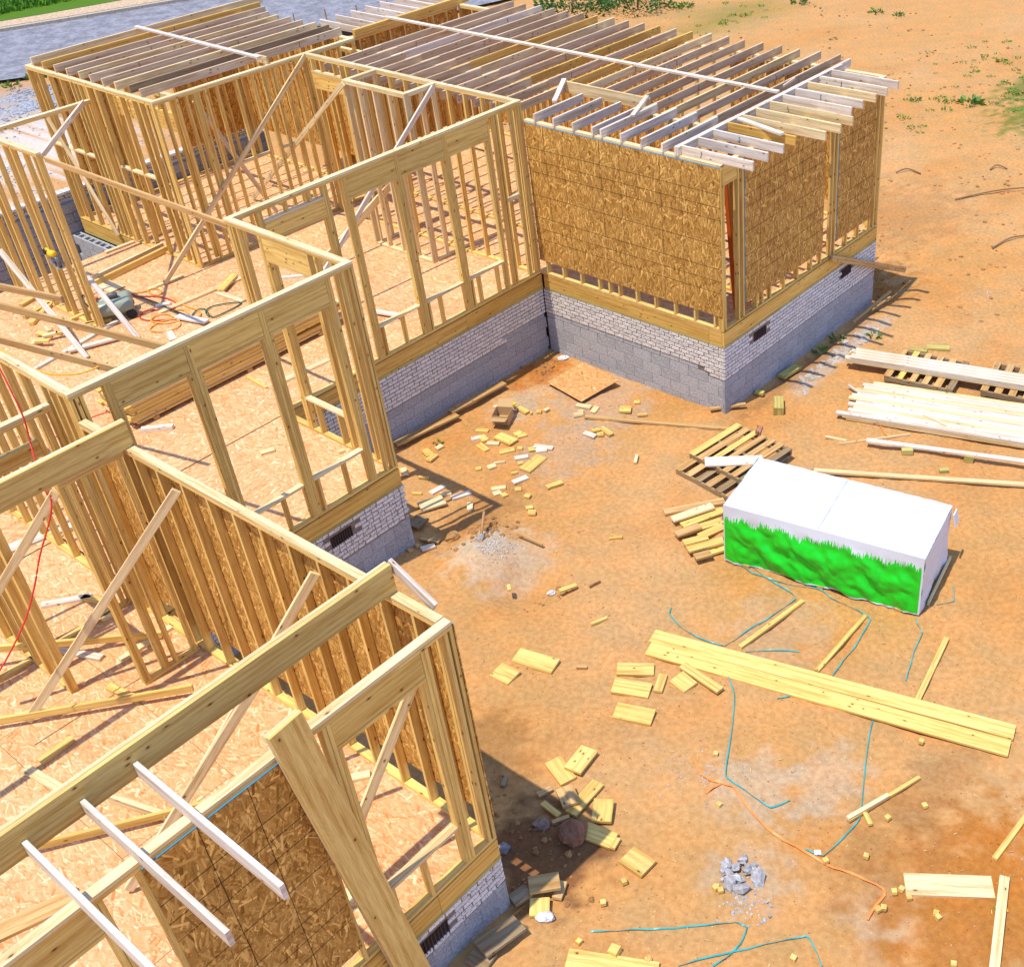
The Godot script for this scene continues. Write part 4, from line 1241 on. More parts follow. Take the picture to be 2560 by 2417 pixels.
# a stiff band: straight runs with rounded kinks
func bent(v: Array) -> Array:
	var smooth_path := curve(v, 8)
	var out := []
	for i in smooth_path.size():
		var seg := mini(i / 8, v.size() - 2)
		var f := float(i - seg * 8) / 8.0
		out.append(smooth_path[i].lerp(v[seg].lerp(v[seg + 1], f), 0.6))
	return out

func pallet(label: String, cx: float, cz: float, turn: float, lx: float, lz: float, lift := 0.0, n := 7) -> void:
	var t := thing("pallet", label, "pallet", Vector3(cx, ground_at(cx, cz) + lift + 0.01, cz), turn, "weathered wooden pallets")
	for k in 3:
		var z := -lz / 2 + 0.02 + k * (lz - 0.04) / 2
		stick(t, "stringer", -lx / 2, lx / 2, 0.018, 0.105, z - 0.02, z + 0.02, 4)
	for k in n:
		var x := -lx / 2 + 0.05 + k * (lx - 0.1) / (n - 1)
		var w := rng.randf_range(0.10, 0.13)
		stick(t, "slat", x - w / 2, x + w / 2, 0.106, 0.123, -lz / 2, lz / 2 + rng.randf_range(-0.02, 0.02), [3, 4, 3, 0][rng.randi() % 4])
	for k in 3:
		var x := -lx / 2 + 0.05 + k * (lx - 0.1) / 2
		stick(t, "bottom_slat", x - 0.045, x + 0.045, 0.0, 0.0175, -lz / 2, lz / 2, 4)

func bundle() -> void:
	# corners on the ground: front left, front right, seen from the green side
	var p := Vector3(-3.10, 0, 6.20)
	var q := Vector3(-2.57, 0, 8.98)
	var len := p.distance_to(q)
	var ex := (q - p).normalized()
	var ez := Vector3(-ex.z, 0, ex.x) * -1.0   # into the stack
	var base := -1.57
	var t := thing("wrapped_lumber_stack", "large lumber stack wrapped in white sheeting with a jagged green side", "wrapped stack", Vector3(p.x, base, p.z))
	t.transform.basis = Basis(ex, Vector3.UP, ex.cross(Vector3.UP))
	var depth := 1.24
	var high := 1.0
	var n := FastNoiseLite.new()
	n.seed = 5
	n.frequency = 1.3
	n.fractal_octaves = 3
	# local z points out of the green face (toward -x world) or into it; find which
	var outz := 1.0 if t.transform.basis.z.dot(Vector3(-1, 0, 0)) > 0 else -1.0
	var white := plain_mat(Color(0.60, 0.66, 0.74), 0.4)
	var w := 1024
	var h := 384
	var im := Image.create(w, h, false, Image.FORMAT_RGB8)
	im.fill(Color(0.80, 0.83, 0.88))
	var edge := FastNoiseLite.new()
	edge.seed = 77
	edge.frequency = 0.006
	for x in w:
		var tri := absf(fposmod(x * 0.031 + edge.get_noise_1d(x * 3.0) * 3.0, 1.0) - 0.5) * 2.0
		var tri2 := absf(fposmod(x * 0.083 + edge.get_noise_1d(x * 5.0 + 500.0) * 2.0, 1.0) - 0.5) * 2.0
		var y0 := int(h * (0.13 + edge.get_noise_1d(x) * 0.13 + tri * 0.08 + tri2 * 0.06))
		if x < 6 or x > w - 10: continue
		for y in range(y0, h - 8):
			var v := 0.5 + 0.10 * n.get_noise_2d(x * 0.02, y * 0.02)
			im.set_pixel(x, y, Color(0.02 + 0.04 * v, 0.62 + 0.34 * v, 0.12 + 0.03 * v))
		if rng.randf() < 0.12:
			for k in rng.randi_range(3, 16):
				im.set_pixel(x, maxi(y0 - k, 0), Color(0.06, 0.55, 0.12))
	var green := StandardMaterial3D.new()
	green.albedo_texture = ImageTexture.create_from_image(im)
	green.roughness = 0.38
	# front sheet with folds
	var nx := 96
	var ny := 30
	var st := SurfaceTool.new()
	st.begin(Mesh.PRIMITIVE_TRIANGLES)
	st.set_smooth_group(0)
	for j in ny + 1:
		for i in nx + 1:
			var u := float(i) / nx
			var v := float(j) / ny
			var x := u * len
			var y := (1.0 - v) * high
			var fold := sin((x * 7.0 + y * 9.0) + 3.0 * n.get_noise_2d(x, y)) * 0.5 + sin(x * 15.0 + y * 13.0 + 5.0 * n.get_noise_2d(x * 1.5 + 9.0, y * 1.5))* 0.3
			var amp := 0.048 * smoothstep(0.06, 0.45, v) * smoothstep(0.0, 0.08, u) * smoothstep(1.0, 0.92, u)
			var belly := 0.05 * sin(v * PI) * sin(u * PI)
			var low := 0.03 * n.get_noise_2d(x * 2.0, 40.0) if j == ny else 0.0
			st.set_uv(Vector2(u, v))
			st.add_vertex(Vector3(x, y + low + 0.03 * v, outz * (fold * amp + belly)))
	for j in ny:
		for i in nx:
			var a := j * (nx + 1) + i
			for k in ([a, a + 1, a + nx + 2, a, a + nx + 2, a + nx + 1] if outz > 0 else [a, a + nx + 2, a + 1, a, a + nx + 1, a + nx + 2]):
				st.add_index(k)
	st.generate_normals()
	var fm := st.commit()
	fm.surface_set_material(0, green)
	piece("green_side", fm, t)
	# top, ends and back
	st = SurfaceTool.new()
	st.begin(Mesh.PRIMITIVE_TRIANGLES)
	st.set_smooth_group(0)
	var cols := 60
	var strips := 28
	for j in strips + 1:
		for i in cols + 1:
			var u := float(i) / cols
			var v := float(j) / strips
			var x := u * len
			var y := high + 0.012 * n.get_noise_2d(x * 2.0, v * 3.0) - 0.008 * smoothstep(0.08, 0.0, minf(v, minf(u, minf(1.0 - u, 1.0 - v))))
			for s in [0.48]:
				y -= 0.006 * exp(-pow((u - s) * 90.0, 2))
			y -= 0.006 * exp(-pow((u - 0.86) * 80.0, 2)) * smoothstep(0.1, 0.3, v)
			st.add_vertex(Vector3(x, y, -outz * v * depth))
	for j in strips:
		for i in cols:
			var a := j * (cols + 1) + i
			for k in ([a, a + cols + 2, a + 1, a, a + cols + 1, a + cols + 2] if outz < 0 else [a, a + 1, a + cols + 2, a, a + cols + 2, a + cols + 1]):
				st.add_index(k)
	st.generate_normals()
	var tm := st.commit()
	tm.surface_set_material(0, white)
	piece("white_top", tm, t)
	for e in 2:
		st = SurfaceTool.new()
		st.begin(Mesh.PRIMITIVE_TRIANGLES)
		st.set_smooth_group(0)
		for j in 21:
			for i in 21:
				var u := i / 20.0
				var v := j / 20.0
				var bulge := 0.025 * n.get_noise_2d(u * 3.0 + 7.0 * e, v * 3.0) + 0.012 * sin(u * 9.0 + v * 6.0) * v
				st.add_vertex(Vector3(e * len + (bulge if e else -bulge), high * (1.0 - v) + 0.03 * v, -outz * u * depth))
		for j in 20:
			for i in 20:
				var a := j * 21 + i
				for k in [a, a + 1, a + 22, a, a + 22, a + 21]:
					st.add_index(k)
		st.generate_normals()
		var em := st.commit()
		em.surface_set_material(0, white)
		piece("white_end", em, t)
	piece("white_back", box_mesh(Vector3(len - 0.02, high - 0.04, 0.02), white), t, Transform3D(Basis(), Vector3(len / 2, high / 2, -outz * (depth - 0.012))))
	piece("lumber_core", box_mesh(Vector3(len - 0.12, high - 0.12, depth - 0.14), mats.wood, tone(1)), t, Transform3D(Basis(), Vector3(len / 2, high / 2 - 0.02, -outz * depth / 2)))
	for x in [0.3, 1.4, 2.5]:
		stick(t, "bearer", x, x + 0.09, -0.03, 0.055, -outz * (depth + 0.0), outz * 0.02, 3)
	piece("top_seam", box_mesh(Vector3(0.012, 0.004, depth - 0.06), plain_mat(Color(0.50, 0.50, 0.54), 0.5)), t, Transform3D(Basis(Vector3.UP, 0.02), Vector3(len * 0.48, high + 0.003, -outz * depth / 2)))
	piece("loose_flap", box_mesh(Vector3(0.02, 0.20, 0.16), white), t, Transform3D(Basis(Vector3(0, 0, 1), 0.2), Vector3(len + 0.06, high - 0.22, -outz * (depth + 0.02))))
	stick(t, "edge_strip", len + 0.03, len + 0.06, 0.02, 0.08, -outz * depth * 0.2, -outz * depth * 1.05, 1)

func stack_of_boards() -> void:
	var dir := Vector3(0.295, 0, 0.955).normalized()
	var ang := atan2(-dir.z, dir.x)
	var t := thing("lumber_row", "flat row of white boards spread out on the dirt at the right edge", "lumber", Vector3(1.48, ground_at(1.5, 5.6) + 0.05, 5.58), ang, "white lumber laid out at the right edge")
	for k in 13:
		var z := 0.56 - k * 0.094
		var x := rng.randf_range(-0.12, 0.1) + (0.12 if k > 9 else 0.0)
		stick(t, "board", x, x + 4.88, 0.0, 0.038, z - 0.089, z, 1 if k % 3 == 0 else 2)
		if k < 11:
			stick(t, "board", x + rng.randf_range(0.0, 0.5), x + 4.8, -0.039, -0.001, z - 0.089, z, 1)
	stick(t, "board", -0.16, 4.7, 0.039, 0.077, 0.47, 0.56, 2)
	dir = Vector3(0.26, 0, 0.965).normalized()
	ang = atan2(-dir.z, dir.x)
	t = thing("lumber_stack", "neat stack of white boards lying across the far pallets", "lumber", Vector3(2.58, ground_at(2.6, 5.8) + 0.135, 4.84), ang, "white lumber laid out at the right edge")
	for layer in 3:
		for k in 4:
			var z := 0.2 - k * 0.0925
			var x := rng.randf_range(-0.05, 0.08)
			stick(t, "board", x + layer * 0.03, x + 4.85, layer * 0.039, layer * 0.039 + 0.038, z - 0.089, z, [1, 2, 2][layer])

func build_yard_things() -> void:
	bundle()
	pallet("weathered pallet lying just behind the wrapped stack, the upper of two", -0.95, 4.98, -0.12 + PI / 2, 1.15, 1.15, 0.05)
	pallet("weathered pallet lying just behind the wrapped stack, mostly under another", -1.45, 4.98, -0.12 + PI / 2, 1.15, 0.9, -0.03, 6)
	pallet("weathered pallet under the far lumber stack, left of two", 2.98, 6.17, 0.18 + PI / 2, 1.2, 1.02, 0.0, 6)
	pallet("weathered pallet under the far lumber stack, right of two", 3.48, 7.75, 0.2 + PI / 2, 1.25, 1.02, 0.0, 6)
	stack_of_boards()
	cut("loose_board", "white plank lying across the slats of the nearer pallet", "board", "", -1.55, 4.72, -0.98, 5.42, 0.22, 2, 0.19, 0.03)
	var sheet := piece("board_sheet", box_mesh(Vector3(0.86, 0.012, 0.95), mats.deck, Color(0.70, 0.48, 0.24), Vector2(2.44, 1.22)), self, Transform3D(Basis(Vector3.UP, -0.15) * Basis(Vector3(0, 0, 1), 0.05), Vector3(-0.64, -1.47, 1.37)))
	tag(sheet, "square sheet of strand board lying in the inner corner", "board sheet")
	var poke := lone_bar("loose_board", "long board poking out from the right hand rim board", "board", "", Vector3(3.18, 0.04, 4.06), Vector3(5.95, -1.30, 4.12), 0.11, 0.038, Vector3.UP, 3)
	var box := thing("cardboard_box", "open cardboard box lying in the scrap patch", "cardboard box", Vector3(-2.25, ground_at(-2.25, 0.98), 0.98), 0.5)
	var card := plain_mat(Color(0.46, 0.30, 0.14), 0.85)
	for q in [[0, 0.09, 0.14, 0.30, 0.18, 0.006], [0, 0.09, -0.14, 0.30, 0.18, 0.006], [0.15, 0.09, 0, 0.006, 0.18, 0.28], [-0.15, 0.09, 0, 0.006, 0.18, 0.28], [0, 0.006, 0, 0.30, 0.006, 0.28]]:
		piece("panel", box_mesh(Vector3(q[3], q[4], q[5]), card), box, Transform3D(Basis(), Vector3(q[0], q[1], q[2])))
	piece("flap", box_mesh(Vector3(0.16, 0.006, 0.27), card), box, Transform3D(Basis(Vector3(0, 0, 1), 0.5), Vector3(0.23, 0.21, 0)))
	piece("flap", box_mesh(Vector3(0.16, 0.006, 0.27), card), box, Transform3D(Basis(Vector3(0, 0, 1), -0.2), Vector3(-0.23, 0.16, 0)))
	var lump := func(called: String, label: String, cat: String, x: float, z: float, size: Vector3, c: Color, sd: int, sink: float, group: String):
		var m := lump_mesh(size, mats.stone, c, sd, 0.5)
		var o := piece(called, m, self, Transform3D(Basis(Vector3.UP, sd * 1.3), Vector3(x, ground_at(x, z) + size.y * (0.5 - sink), z)))
		tag(o, label, cat, group)
	lump.call("boulder", "large red brown boulder in the shadow of the nearest corner", "boulder", -8.06, 7.80, Vector3(0.34, 0.26, 0.32), Color(0.30, 0.14, 0.075), 3, 0.25, "")
	lump.call("boulder", "smaller grey brown rock in the shadow of the nearest corner", "rock", -8.14, 7.42, Vector3(0.2, 0.14, 0.18), Color(0.34, 0.22, 0.16), 9, 0.3, "")
	lump.call("boulder", "grey rock close to the foot of the sheathed corner post", "rock", -8.62, 7.30, Vector3(0.18, 0.10, 0.14), Color(0.34, 0.29, 0.27), 14, 0.3, "")
	lump.call("boulder", "white stone at the rim of the shallow pit", "rock", -5.06, 4.68, Vector3(0.12, 0.08, 0.1), Color(0.66, 0.63, 0.60), 21, 0.2, "")
	lump.call("boulder", "yellow brown clod beside the middle brick corner", "clod", -5.1, 2.78, Vector3(0.22, 0.16, 0.2), Color(0.44, 0.24, 0.09), 24, 0.3, "")
	lump.call("plastic_bag", "white crumpled plastic in the inner corner by the grey blocks", "plastic scrap", -0.12, 0.42, Vector3(0.2, 0.08, 0.14), Color(0.82, 0.83, 0.86), 31, 0.2, "")
	lump.call("foil_scrap", "crumpled silver foil lying by the nearest foundation corner", "foil", -8.98, 8.27, Vector3(0.2, 0.09, 0.12), Color(0.8, 0.8, 0.82), 33, 0.1, "")
	lump.call("yellow_scrap", "bright yellow scrap on the edge of the cardboard box", "scrap", -1.86, 0.86, Vector3(0.08, 0.08, 0.08), Color(0.8, 0.7, 0.02), 35, -0.6, "")
	var rub := thing("rubble_pile", "pile of broken pale grey concrete pieces on the foreground dirt", "rubble pile", Vector3(-7.33, ground_at(-7.33, 9.45), 9.45))
	for k in 46:
		var far := k > 24
		var a := rng.randf() * TAU
		var r := (0.05 + rng.randf() * 0.17) if not far else rng.randf_range(0.12, 0.42)
		var sz := (0.15 if k < 3 else rng.randf_range(0.05, 0.1)) if not far else rng.randf_range(0.015, 0.045)
		var off := Vector3(cos(a) * r, 0, sin(a) * r)
		if far: off += Vector3(-0.22, 0, 0.18)
		var g := rng.randf_range(0.42, 0.56)
		off.y = ground_at(-7.33 + off.x, 9.45 + off.z) - ground_at(-7.33, 9.45) + sz * 0.2 + (0.05 * (1.0 - r / 0.22) if not far else 0.0)
		piece("chunk", lump_mesh(Vector3(sz * 1.5, sz * 0.8, sz), mats.stone, Color(g, g * 0.98, g * 1.0), 100 + k, 0.9, 4, 6), rub, Transform3D(Basis(Vector3(rng.randf(), 1, rng.randf()).normalized(), rng.randf() * 6.0), off))
	var slabs := thing("broken_concrete", "broken pale concrete rubble beside the trench of the right hand wall", "rubble pile", Vector3(2.9, ground_at(2.9, 4.5), 4.5))
	for k in 60:
		var x := rng.randf_range(-1.6, 1.2)
		var z := rng.randf_range(-0.12, 0.2) + absf(x) * 0.03
		var sz := rng.randf_range(0.03, 0.16)
		piece("chunk", lump_mesh(Vector3(sz * 1.6, sz * 0.45, sz), mats.stone, Color(0.50, 0.44, 0.37) * rng.randf_range(0.85, 1.1), 300 + k, 0.9, 4, 6), slabs, Transform3D(Basis(Vector3.UP, rng.randf() * 6.0), Vector3(x, ground_at(2.9 + x, 4.5 + z) - ground_at(2.9, 4.5), z)))
	var pick := thing("stick_tool", "short handled tool stuck in the mortar heap", "hand tool", Vector3(-4.98, ground_at(-4.98, 3.25), 3.25))
	piece("handle", tube_mesh([Vector3(0.06, 0.05, -0.03), Vector3(0.32, 0.22, -0.2)], 0.02, plain_mat(Color(0.40, 0.22, 0.09), 0.7), 8), pick)
	piece("blade", lump_mesh(Vector3(0.16, 0.05, 0.10), mats.stone, Color(0.35, 0.36, 0.38), 61, 0.5), pick, Transform3D(Basis(Vector3(0, 0, 1), 0.5), Vector3(0.0, 0.03, 0.0)))
	var brick := piece("loose_brick", box_mesh(Vector3(0.2, 0.06, 0.09), mats.brick, Color(0.40, 0.20, 0.12)), self, Transform3D(Basis(Vector3.UP, 0.4), Vector3(-0.32, ground_at(-0.32, 5.0) + 0.22, 4.9)))
	tag(brick, "brown brick lying on the far slats of the nearer pallet", "brick")
	var card2 := piece("packaging_card", box_mesh(Vector3(0.09, 0.004, 0.12), mats.paint, Color(0.72, 0.36, 0.03)), self, Transform3D(Basis(Vector3.UP, 0.9), Vector3(-6.11, ground_at(-6.11, 11.75) + 0.012, 11.75)))
	tag(card2, "orange printed card with a green edge lying beside the pale board", "packaging")
	piece("green_edge", box_mesh(Vector3(0.09, 0.005, 0.018), mats.paint, Color(0.03, 0.25, 0.05)), card2, Transform3D(Basis(), Vector3(0, 0, -0.055)))
	var tm := TextMesh.new()
	tm.text = "2"
	tm.font_size = 6
	tm.pixel_size = 0.01
	tm.depth = 0.002
	tm.material = mats.dark
	piece("print", tm, card2, Transform3D(Basis(Vector3(1, 0, 0), -PI / 2), Vector3(0.02, 0.003, 0.035)))
	var paper := [["white folded paper scrap on the dirt right of the rubble pile", -6.64, 9.95, 0.06], ["white paper scrap near the bottom edge beside the wood cubes", -8.05, 10.75, 0.07], ["crumpled white scrap at the right edge above the strip board", -4.95, 11.55, 0.06]]
	for q in paper:
		var o := piece("paper_scrap", box_mesh(Vector3(q[3], 0.003, q[3] * 1.2), mats.paint, Color(0.8, 0.8, 0.82)), self, Transform3D(Basis(Vector3(0.3, 1, 0).normalized(), 0.7), Vector3(q[1], ground_at(q[1], q[2]) + 0.02, q[2])))
		tag(o, q[0], "paper scrap")
	# stones and clods too many to count
	scatter("pebbles", "small grey stones strewn over the clay yard", "pebbles", 2600, 0, func(): return Vector2(rng.randf_range(-8.6, 7.0), rng.randf_range(0.1, 12.4)), 0.006, 0.022, Color(0.46, 0.40, 0.35), true)
	scatter("clods", "small orange clods of clay strewn over the yard", "clods", 5200, 1, func(): return Vector2(rng.randf_range(-8.8, 7.5), rng.randf_range(0.1, 12.4)), 0.006, 0.03, Color(0.50, 0.26, 0.10), true)
	scatter("clods", "larger clods of clay round the dug out corner and the shallow pit", "clods", 420, 2, func():
		var c: Array = [[5.5, 3.4, 1.0, 0.9], [-4.75, 3.05, 0.5, 0.25], [-5.2, 4.75, 0.5, 0.15], [-8.4, 7.5, 0.5, 0.8], [-0.5, 0.4, 0.7, 0.35], [6.8, 2.0, 1.6, 1.2]][rng.randi() % 6]
		return Vector2(c[0] + rng.randfn(0, c[2] * 0.5), c[1] + rng.randfn(0, c[3] * 0.5)), 0.03, 0.10, Color(0.44, 0.22, 0.08), true)
	scatter("gravel", "loose grey gravel patches on the clay", "gravel", 1500, 3, func():
		var c: Array = [[6.2, 5.7, 0.32, 0.35], [-5.0, 3.5, 0.35, 0.25], [3.0, 4.55, 1.0, 0.2], [-7.55, 9.75, 0.22, 0.16], [-1.3, 0.75, 0.35, 0.2], [-6.55, 8.15, 0.3, 0.3]][rng.randi() % 6]
		return Vector2(c[0] + rng.randfn(0, c[2] * 0.6), c[1] + rng.randfn(0, c[3] * 0.6)), 0.01, 0.035, Color(0.52, 0.49, 0.46), true)
	scatter("wood_chips", "splinters and chips of pine scattered on the dirt", "wood chips", 520, 4, func(): return Vector2(rng.randf_range(-8.6, 3.0), rng.randf_range(0.3, 12.2)), 0.015, 0.06, Color(0.66, 0.47, 0.22), false)

func scatter(called: String, label: String, cat: String, count: int, sd: int, where: Callable, lo: float, hi: float, c: Color, round_: bool) -> void:
	var mm := MultiMesh.new()
	mm.transform_format = MultiMesh.TRANSFORM_3D
	mm.use_colors = true
	mm.mesh = lump_mesh(Vector3(1.0, 0.62, 0.85), mats.stone, Color.WHITE, 900 + sd, 0.8, 4, 6) if round_ else box_mesh(Vector3(1.0, 0.08, 0.18), mats.wood)
	mm.instance_count = count
	for i in count:
		var p: Vector2 = where.call()
		for again in 3:
			if stains.get_noise_2d(p.x * 2.5, p.y * 2.5) > 0.05: break
			p = where.call()
		var s := lo + (hi - lo) * pow(rng.randf(), 2.6)
		var b := Basis(Vector3.UP, rng.randf() * TAU).scaled(Vector3(s, s * rng.randf_range(0.6, 1.0), s))
		mm.set_instance_transform(i, Transform3D(b, Vector3(p.x, ground_at(p.x, p.y) + s * 0.12 + (0.0 if round_ else 0.004), p.y)))
		var v := rng.randf_range(0.7, 1.2)
		mm.set_instance_color(i, Color(c.r * v, c.g * v, c.b * v))
	var o := MultiMeshInstance3D.new()
	o.name = numbered(called)
	o.multimesh = mm
	tag(o, label, cat, "", "stuff")
	add_child(o, true)

# ---------------------------------------------------------------- beyond the house

func sheet_between(a: Array, b: Array, lift: float, mat: Material, tint: Color, uv := 2.0) -> ArrayMesh:
	var st := SurfaceTool.new()
	st.begin(Mesh.PRIMITIVE_TRIANGLES)
	for i in a.size() - 1:
		for k in 8:
			var p := []
			for e in [[0, 0], [1, 0], [1, 1], [0, 1]]:
				var na: Vector2 = a[i].lerp(a[i + 1], (k + e[0]) / 8.0)
				var nb: Vector2 = b[i].lerp(b[i + 1], (k + e[0]) / 8.0)
				p.append(na.lerp(nb, e[1]))
			var tri := [p[0], p[1], p[2], p[0], p[2], p[3]]
			if (p[1] - p[0]).cross(p[2] - p[0]) < 0: tri = [p[0], p[2], p[1], p[0], p[3], p[2]]
			for q in tri:
				st.set_color(tint)
				st.set_uv(q / uv)
				st.set_normal(Vector3.UP)
				st.add_vertex(Vector3(q.x, lift, q.y))
	var m := st.commit()
	m.surface_set_material(0, mat)
	return m

func leafy_mesh(n: int, r: float, high: float, leaf: float, c: Color, up := 0.6) -> ArrayMesh:
	var st := SurfaceTool.new()
	st.begin(Mesh.PRIMITIVE_TRIANGLES)
	for i in n:
		var a := rng.randf() * TAU
		var d := sqrt(rng.randf()) * r
		var o := Vector3(cos(a) * d, rng.randf() * high * (1.0 - 0.6 * d / r), sin(a) * d)
		var dir := (Vector3(cos(a), 0, sin(a)) * (1.0 - up) + Vector3.UP * up + Vector3(rng.randfn(0, 0.3), rng.randfn(0, 0.2), rng.randfn(0, 0.3))).normalized()
		var side := dir.cross(Vector3(rng.randfn(), 0.2, rng.randfn())).normalized()
		var l := leaf * rng.randf_range(0.6, 1.3)
		var v := rng.randf_range(0.7, 1.3)
		st.set_color(Color(c.r * v, c.g * v, c.b * v))
		var q := [o, o + dir * l * 0.5 + side * l * 0.22, o + dir * l, o + dir * l * 0.5 - side * l * 0.22]
		for p in [q[0], q[1], q[2], q[0], q[2], q[3]]:
			st.add_vertex(p)
	st.generate_normals()
	var m := st.commit()
	m.surface_set_material(0, mats.leaf)
	return m

func build_far_things() -> void:
	var near: Array = [Vector2(-40, -52), Vector2(-3, -31), Vector2(3, -26.9), Vector2(7.5, -23.8), Vector2(11.3, -21.6), Vector2(15, -20.0), Vector2(20, -18.8), Vector2(40, -16)]
	var far: Array = [Vector2(-44, -62), Vector2(-5, -39), Vector2(3.0, -34.4), Vector2(8.3, -32.2), Vector2(12.5, -30.6), Vector2(18, -29.0), Vector2(26, -27.5), Vector2(48, -25)]
	var road := piece("road", sheet_between(near, far, -1.47, mats.asphalt, Color(0.27, 0.27, 0.30), 9.0), self)
	tag(road, "grey asphalt street behind the house", "road", "", "structure")
	var walk_out := []
	var lawn_out := []
	var curb := []
	for p in far:
		walk_out.append(p + Vector2(-0.25, -1.1) + Vector2(0, -0.07) * maxf(p.x - 5.0, 0.0))
		curb.append(p + Vector2(-0.05, -0.16))
	for i in far.size(): lawn_out.append(walk_out[i] + Vector2(-6, -22))
	var kb := thing("kerb", "pale concrete kerb along the far side of the street", "kerb", Vector3.ZERO, 0, "", "structure")
	for i in far.size() - 1:
		var a := Vector3(far[i].x, -1.42, far[i].y)
		var b := Vector3(far[i + 1].x, -1.42, far[i + 1].y)
		var d := (b - a).normalized()
		piece("kerb_stone", box_mesh(Vector3(a.distance_to(b), 0.14, 0.18), mats.asphalt, Color(0.55, 0.46, 0.36), Vector2(1, 1), 0.02), kb, Transform3D(Basis(d, Vector3.UP, d.cross(Vector3.UP)), (a + b) / 2))
	var sw := piece("sidewalk", sheet_between(curb, walk_out, -1.35, mats.asphalt, Color(0.60, 0.44, 0.28), 2.0), self)
	tag(sw, "tan strip of pavement beyond the street", "sidewalk", "", "structure")
	var lawn := piece("lawn", sheet_between(walk_out, lawn_out, -1.34, mats.soil, Color(0.10, 0.22, 0.02), 2.0), self)
	tag(lawn, "bright green lawn in the top left corner", "lawn", "", "structure")
	var mm := MultiMesh.new()
	mm.transform_format = MultiMesh.TRANSFORM_3D
	mm.use_colors = true
	mm.mesh = leafy_mesh(26, 0.22, 0.05, 0.16, Color(0.10, 0.24, 0.02), 0.8)
	mm.instance_count = 2600
	for i in mm.instance_count:
		var x := rng.randf_range(0.0, 13.0)
		var k := rng.randf()
		var z := -35.4 + x * 0.16 - 6.5 * k
		mm.set_instance_transform(i, Transform3D(Basis(Vector3.UP, rng.randf() * TAU).scaled(Vector3.ONE * rng.randf_range(0.7, 1.4)), Vector3(x, -1.34, z - 0.9)))
		mm.set_instance_color(i, Color.WHITE * rng.randf_range(0.8, 1.15))
	var gr := MultiMeshInstance3D.new()
	gr.name = numbered("grass")
	gr.multimesh = mm
	tag(gr, "short grass of the lawn in the top left corner", "grass", "", "stuff")
	add_child(gr, true)
	var mg := MultiMesh.new()
	mg.transform_format = MultiMesh.TRANSFORM_3D
	mg.use_colors = true
	mg.mesh = leafy_mesh(14, 0.16, 0.05, 0.12, Color(0.12, 0.24, 0.03), 0.5)
	mg.instance_count = 170
	for i in mg.instance_count:
		var c: Array = [[16.8, 2.6, 1.6, 1.0], [18.4, 1.2, 1.3, 0.6], [20.6, -10.4, 1.8, 0.9], [15.6, -0.6, 2.5, 1.2], [19.8, -1.0, 2.2, 1.4], [17.0, 4.5, 2.0, 1.5]][[0, 0, 1, 1, 2, 3, 4, 5][rng.randi() % 8]]
		var p := Vector2(c[0] + rng.randfn(0, c[2] * 0.55), c[1] + rng.randfn(0, c[3] * 0.55))
		mg.set_instance_transform(i, Transform3D(Basis(Vector3.UP, rng.randf() * TAU).scaled(Vector3.ONE * rng.randf_range(0.25, 0.8)), Vector3(p.x, ground_at(p.x, p.y), p.y)))
		mg.set_instance_color(i, Color.WHITE * rng.randf_range(0.7, 1.3))
	var gg := MultiMeshInstance3D.new()
	gg.name = numbered("grass")
	gg.multimesh = mg
	tag(gg, "thin green grass patches on the clay slope at the right", "grass", "", "stuff")
	add_child(gg, true)
	# single weeds
	var kinds := []
	for k in 4: kinds.append(leafy_mesh(34, 0.22, 0.16, 0.17, Color(0.10, 0.20, 0.03), 0.45))
	var spots := [[16.36, 0.45, 1.2, "tallest green weed growing alone on the clay right of the house"], [15.83, -0.92, 0.6, "small weed growing left of the tallest one"], [20.18, -0.39, 0.6, "small weed near the grass patch at the upper right"], [20.75, -12.63, 1.0, "weed at the top edge beside the rafters"], [23.18, -9.44, 1.1, "weed at the top edge above the joist ends"], [23.23, -6.38, 0.9, "weed at the top edge right of center"], [20.58, -12.96, 0.8, "weed beside a dark clod near the top edge"], [23.3, -5.53, 0.7, "rightmost weed at the top edge"], [2.80, 4.14, 0.55, "weed in the trench by the right hand wall, lower left of three"], [3.28, 4.20, 0.6, "weed in the trench by the right hand wall, middle of three"], [3.71, 4.72, 0.5, "weed by the pale rubble, rightmost of three"], [2.98, -26.2, 1.0, "leftmost weed on the strip of clay beside the street"], [3.83, -26.3, 1.1, "second weed on the strip of clay beside the street"], [3.86, -24.3, 1.2, "third weed on the strip of clay beside the street"], [4.6, -24.6, 1.1, "weed behind the far left studs beside the street"], [5.3, -23.9, 1.0, "rightmost weed on the strip of clay beside the street"], [-3.35, 0.55, 0.3, "tiny weed by the boards along the middle foundation wall"], [3.0, 4.72, 0.3, "tiny weed beside the far pallet"]]
	for i in spots.size():
		var s: Array = spots[i]
		var o := piece("weed_plant", kinds[i % 4], self, Transform3D(Basis(Vector3.UP, i * 1.1).scaled(Vector3.ONE * s[2]), Vector3(s[0], ground_at(s[0], s[1]), s[1])))
		tag(o, s[3], "weed", "weeds on the clay")
	var bushes := [[18.4, -15.9, "dark green bush behind the far ends of the joists, left of two"], [20.0, -14.2, "dark green bush behind the far ends of the joists, right of two"]]
	for b in bushes:
		var t := thing("bush", b[2], "bush", Vector3(b[0], ground_at(b[0], b[1]), b[1]), 0, "bushes behind the joists")
		piece("stem", tube_mesh([Vector3(0, 0, 0), Vector3(0.05, 0.5, 0.02)], 0.04, plain_mat(Color(0.12, 0.08, 0.05))), t)
		piece("foliage", leafy_mesh(900, 1.3, 1.2, 0.16, Color(0.05, 0.14, 0.03), 0.4), t)
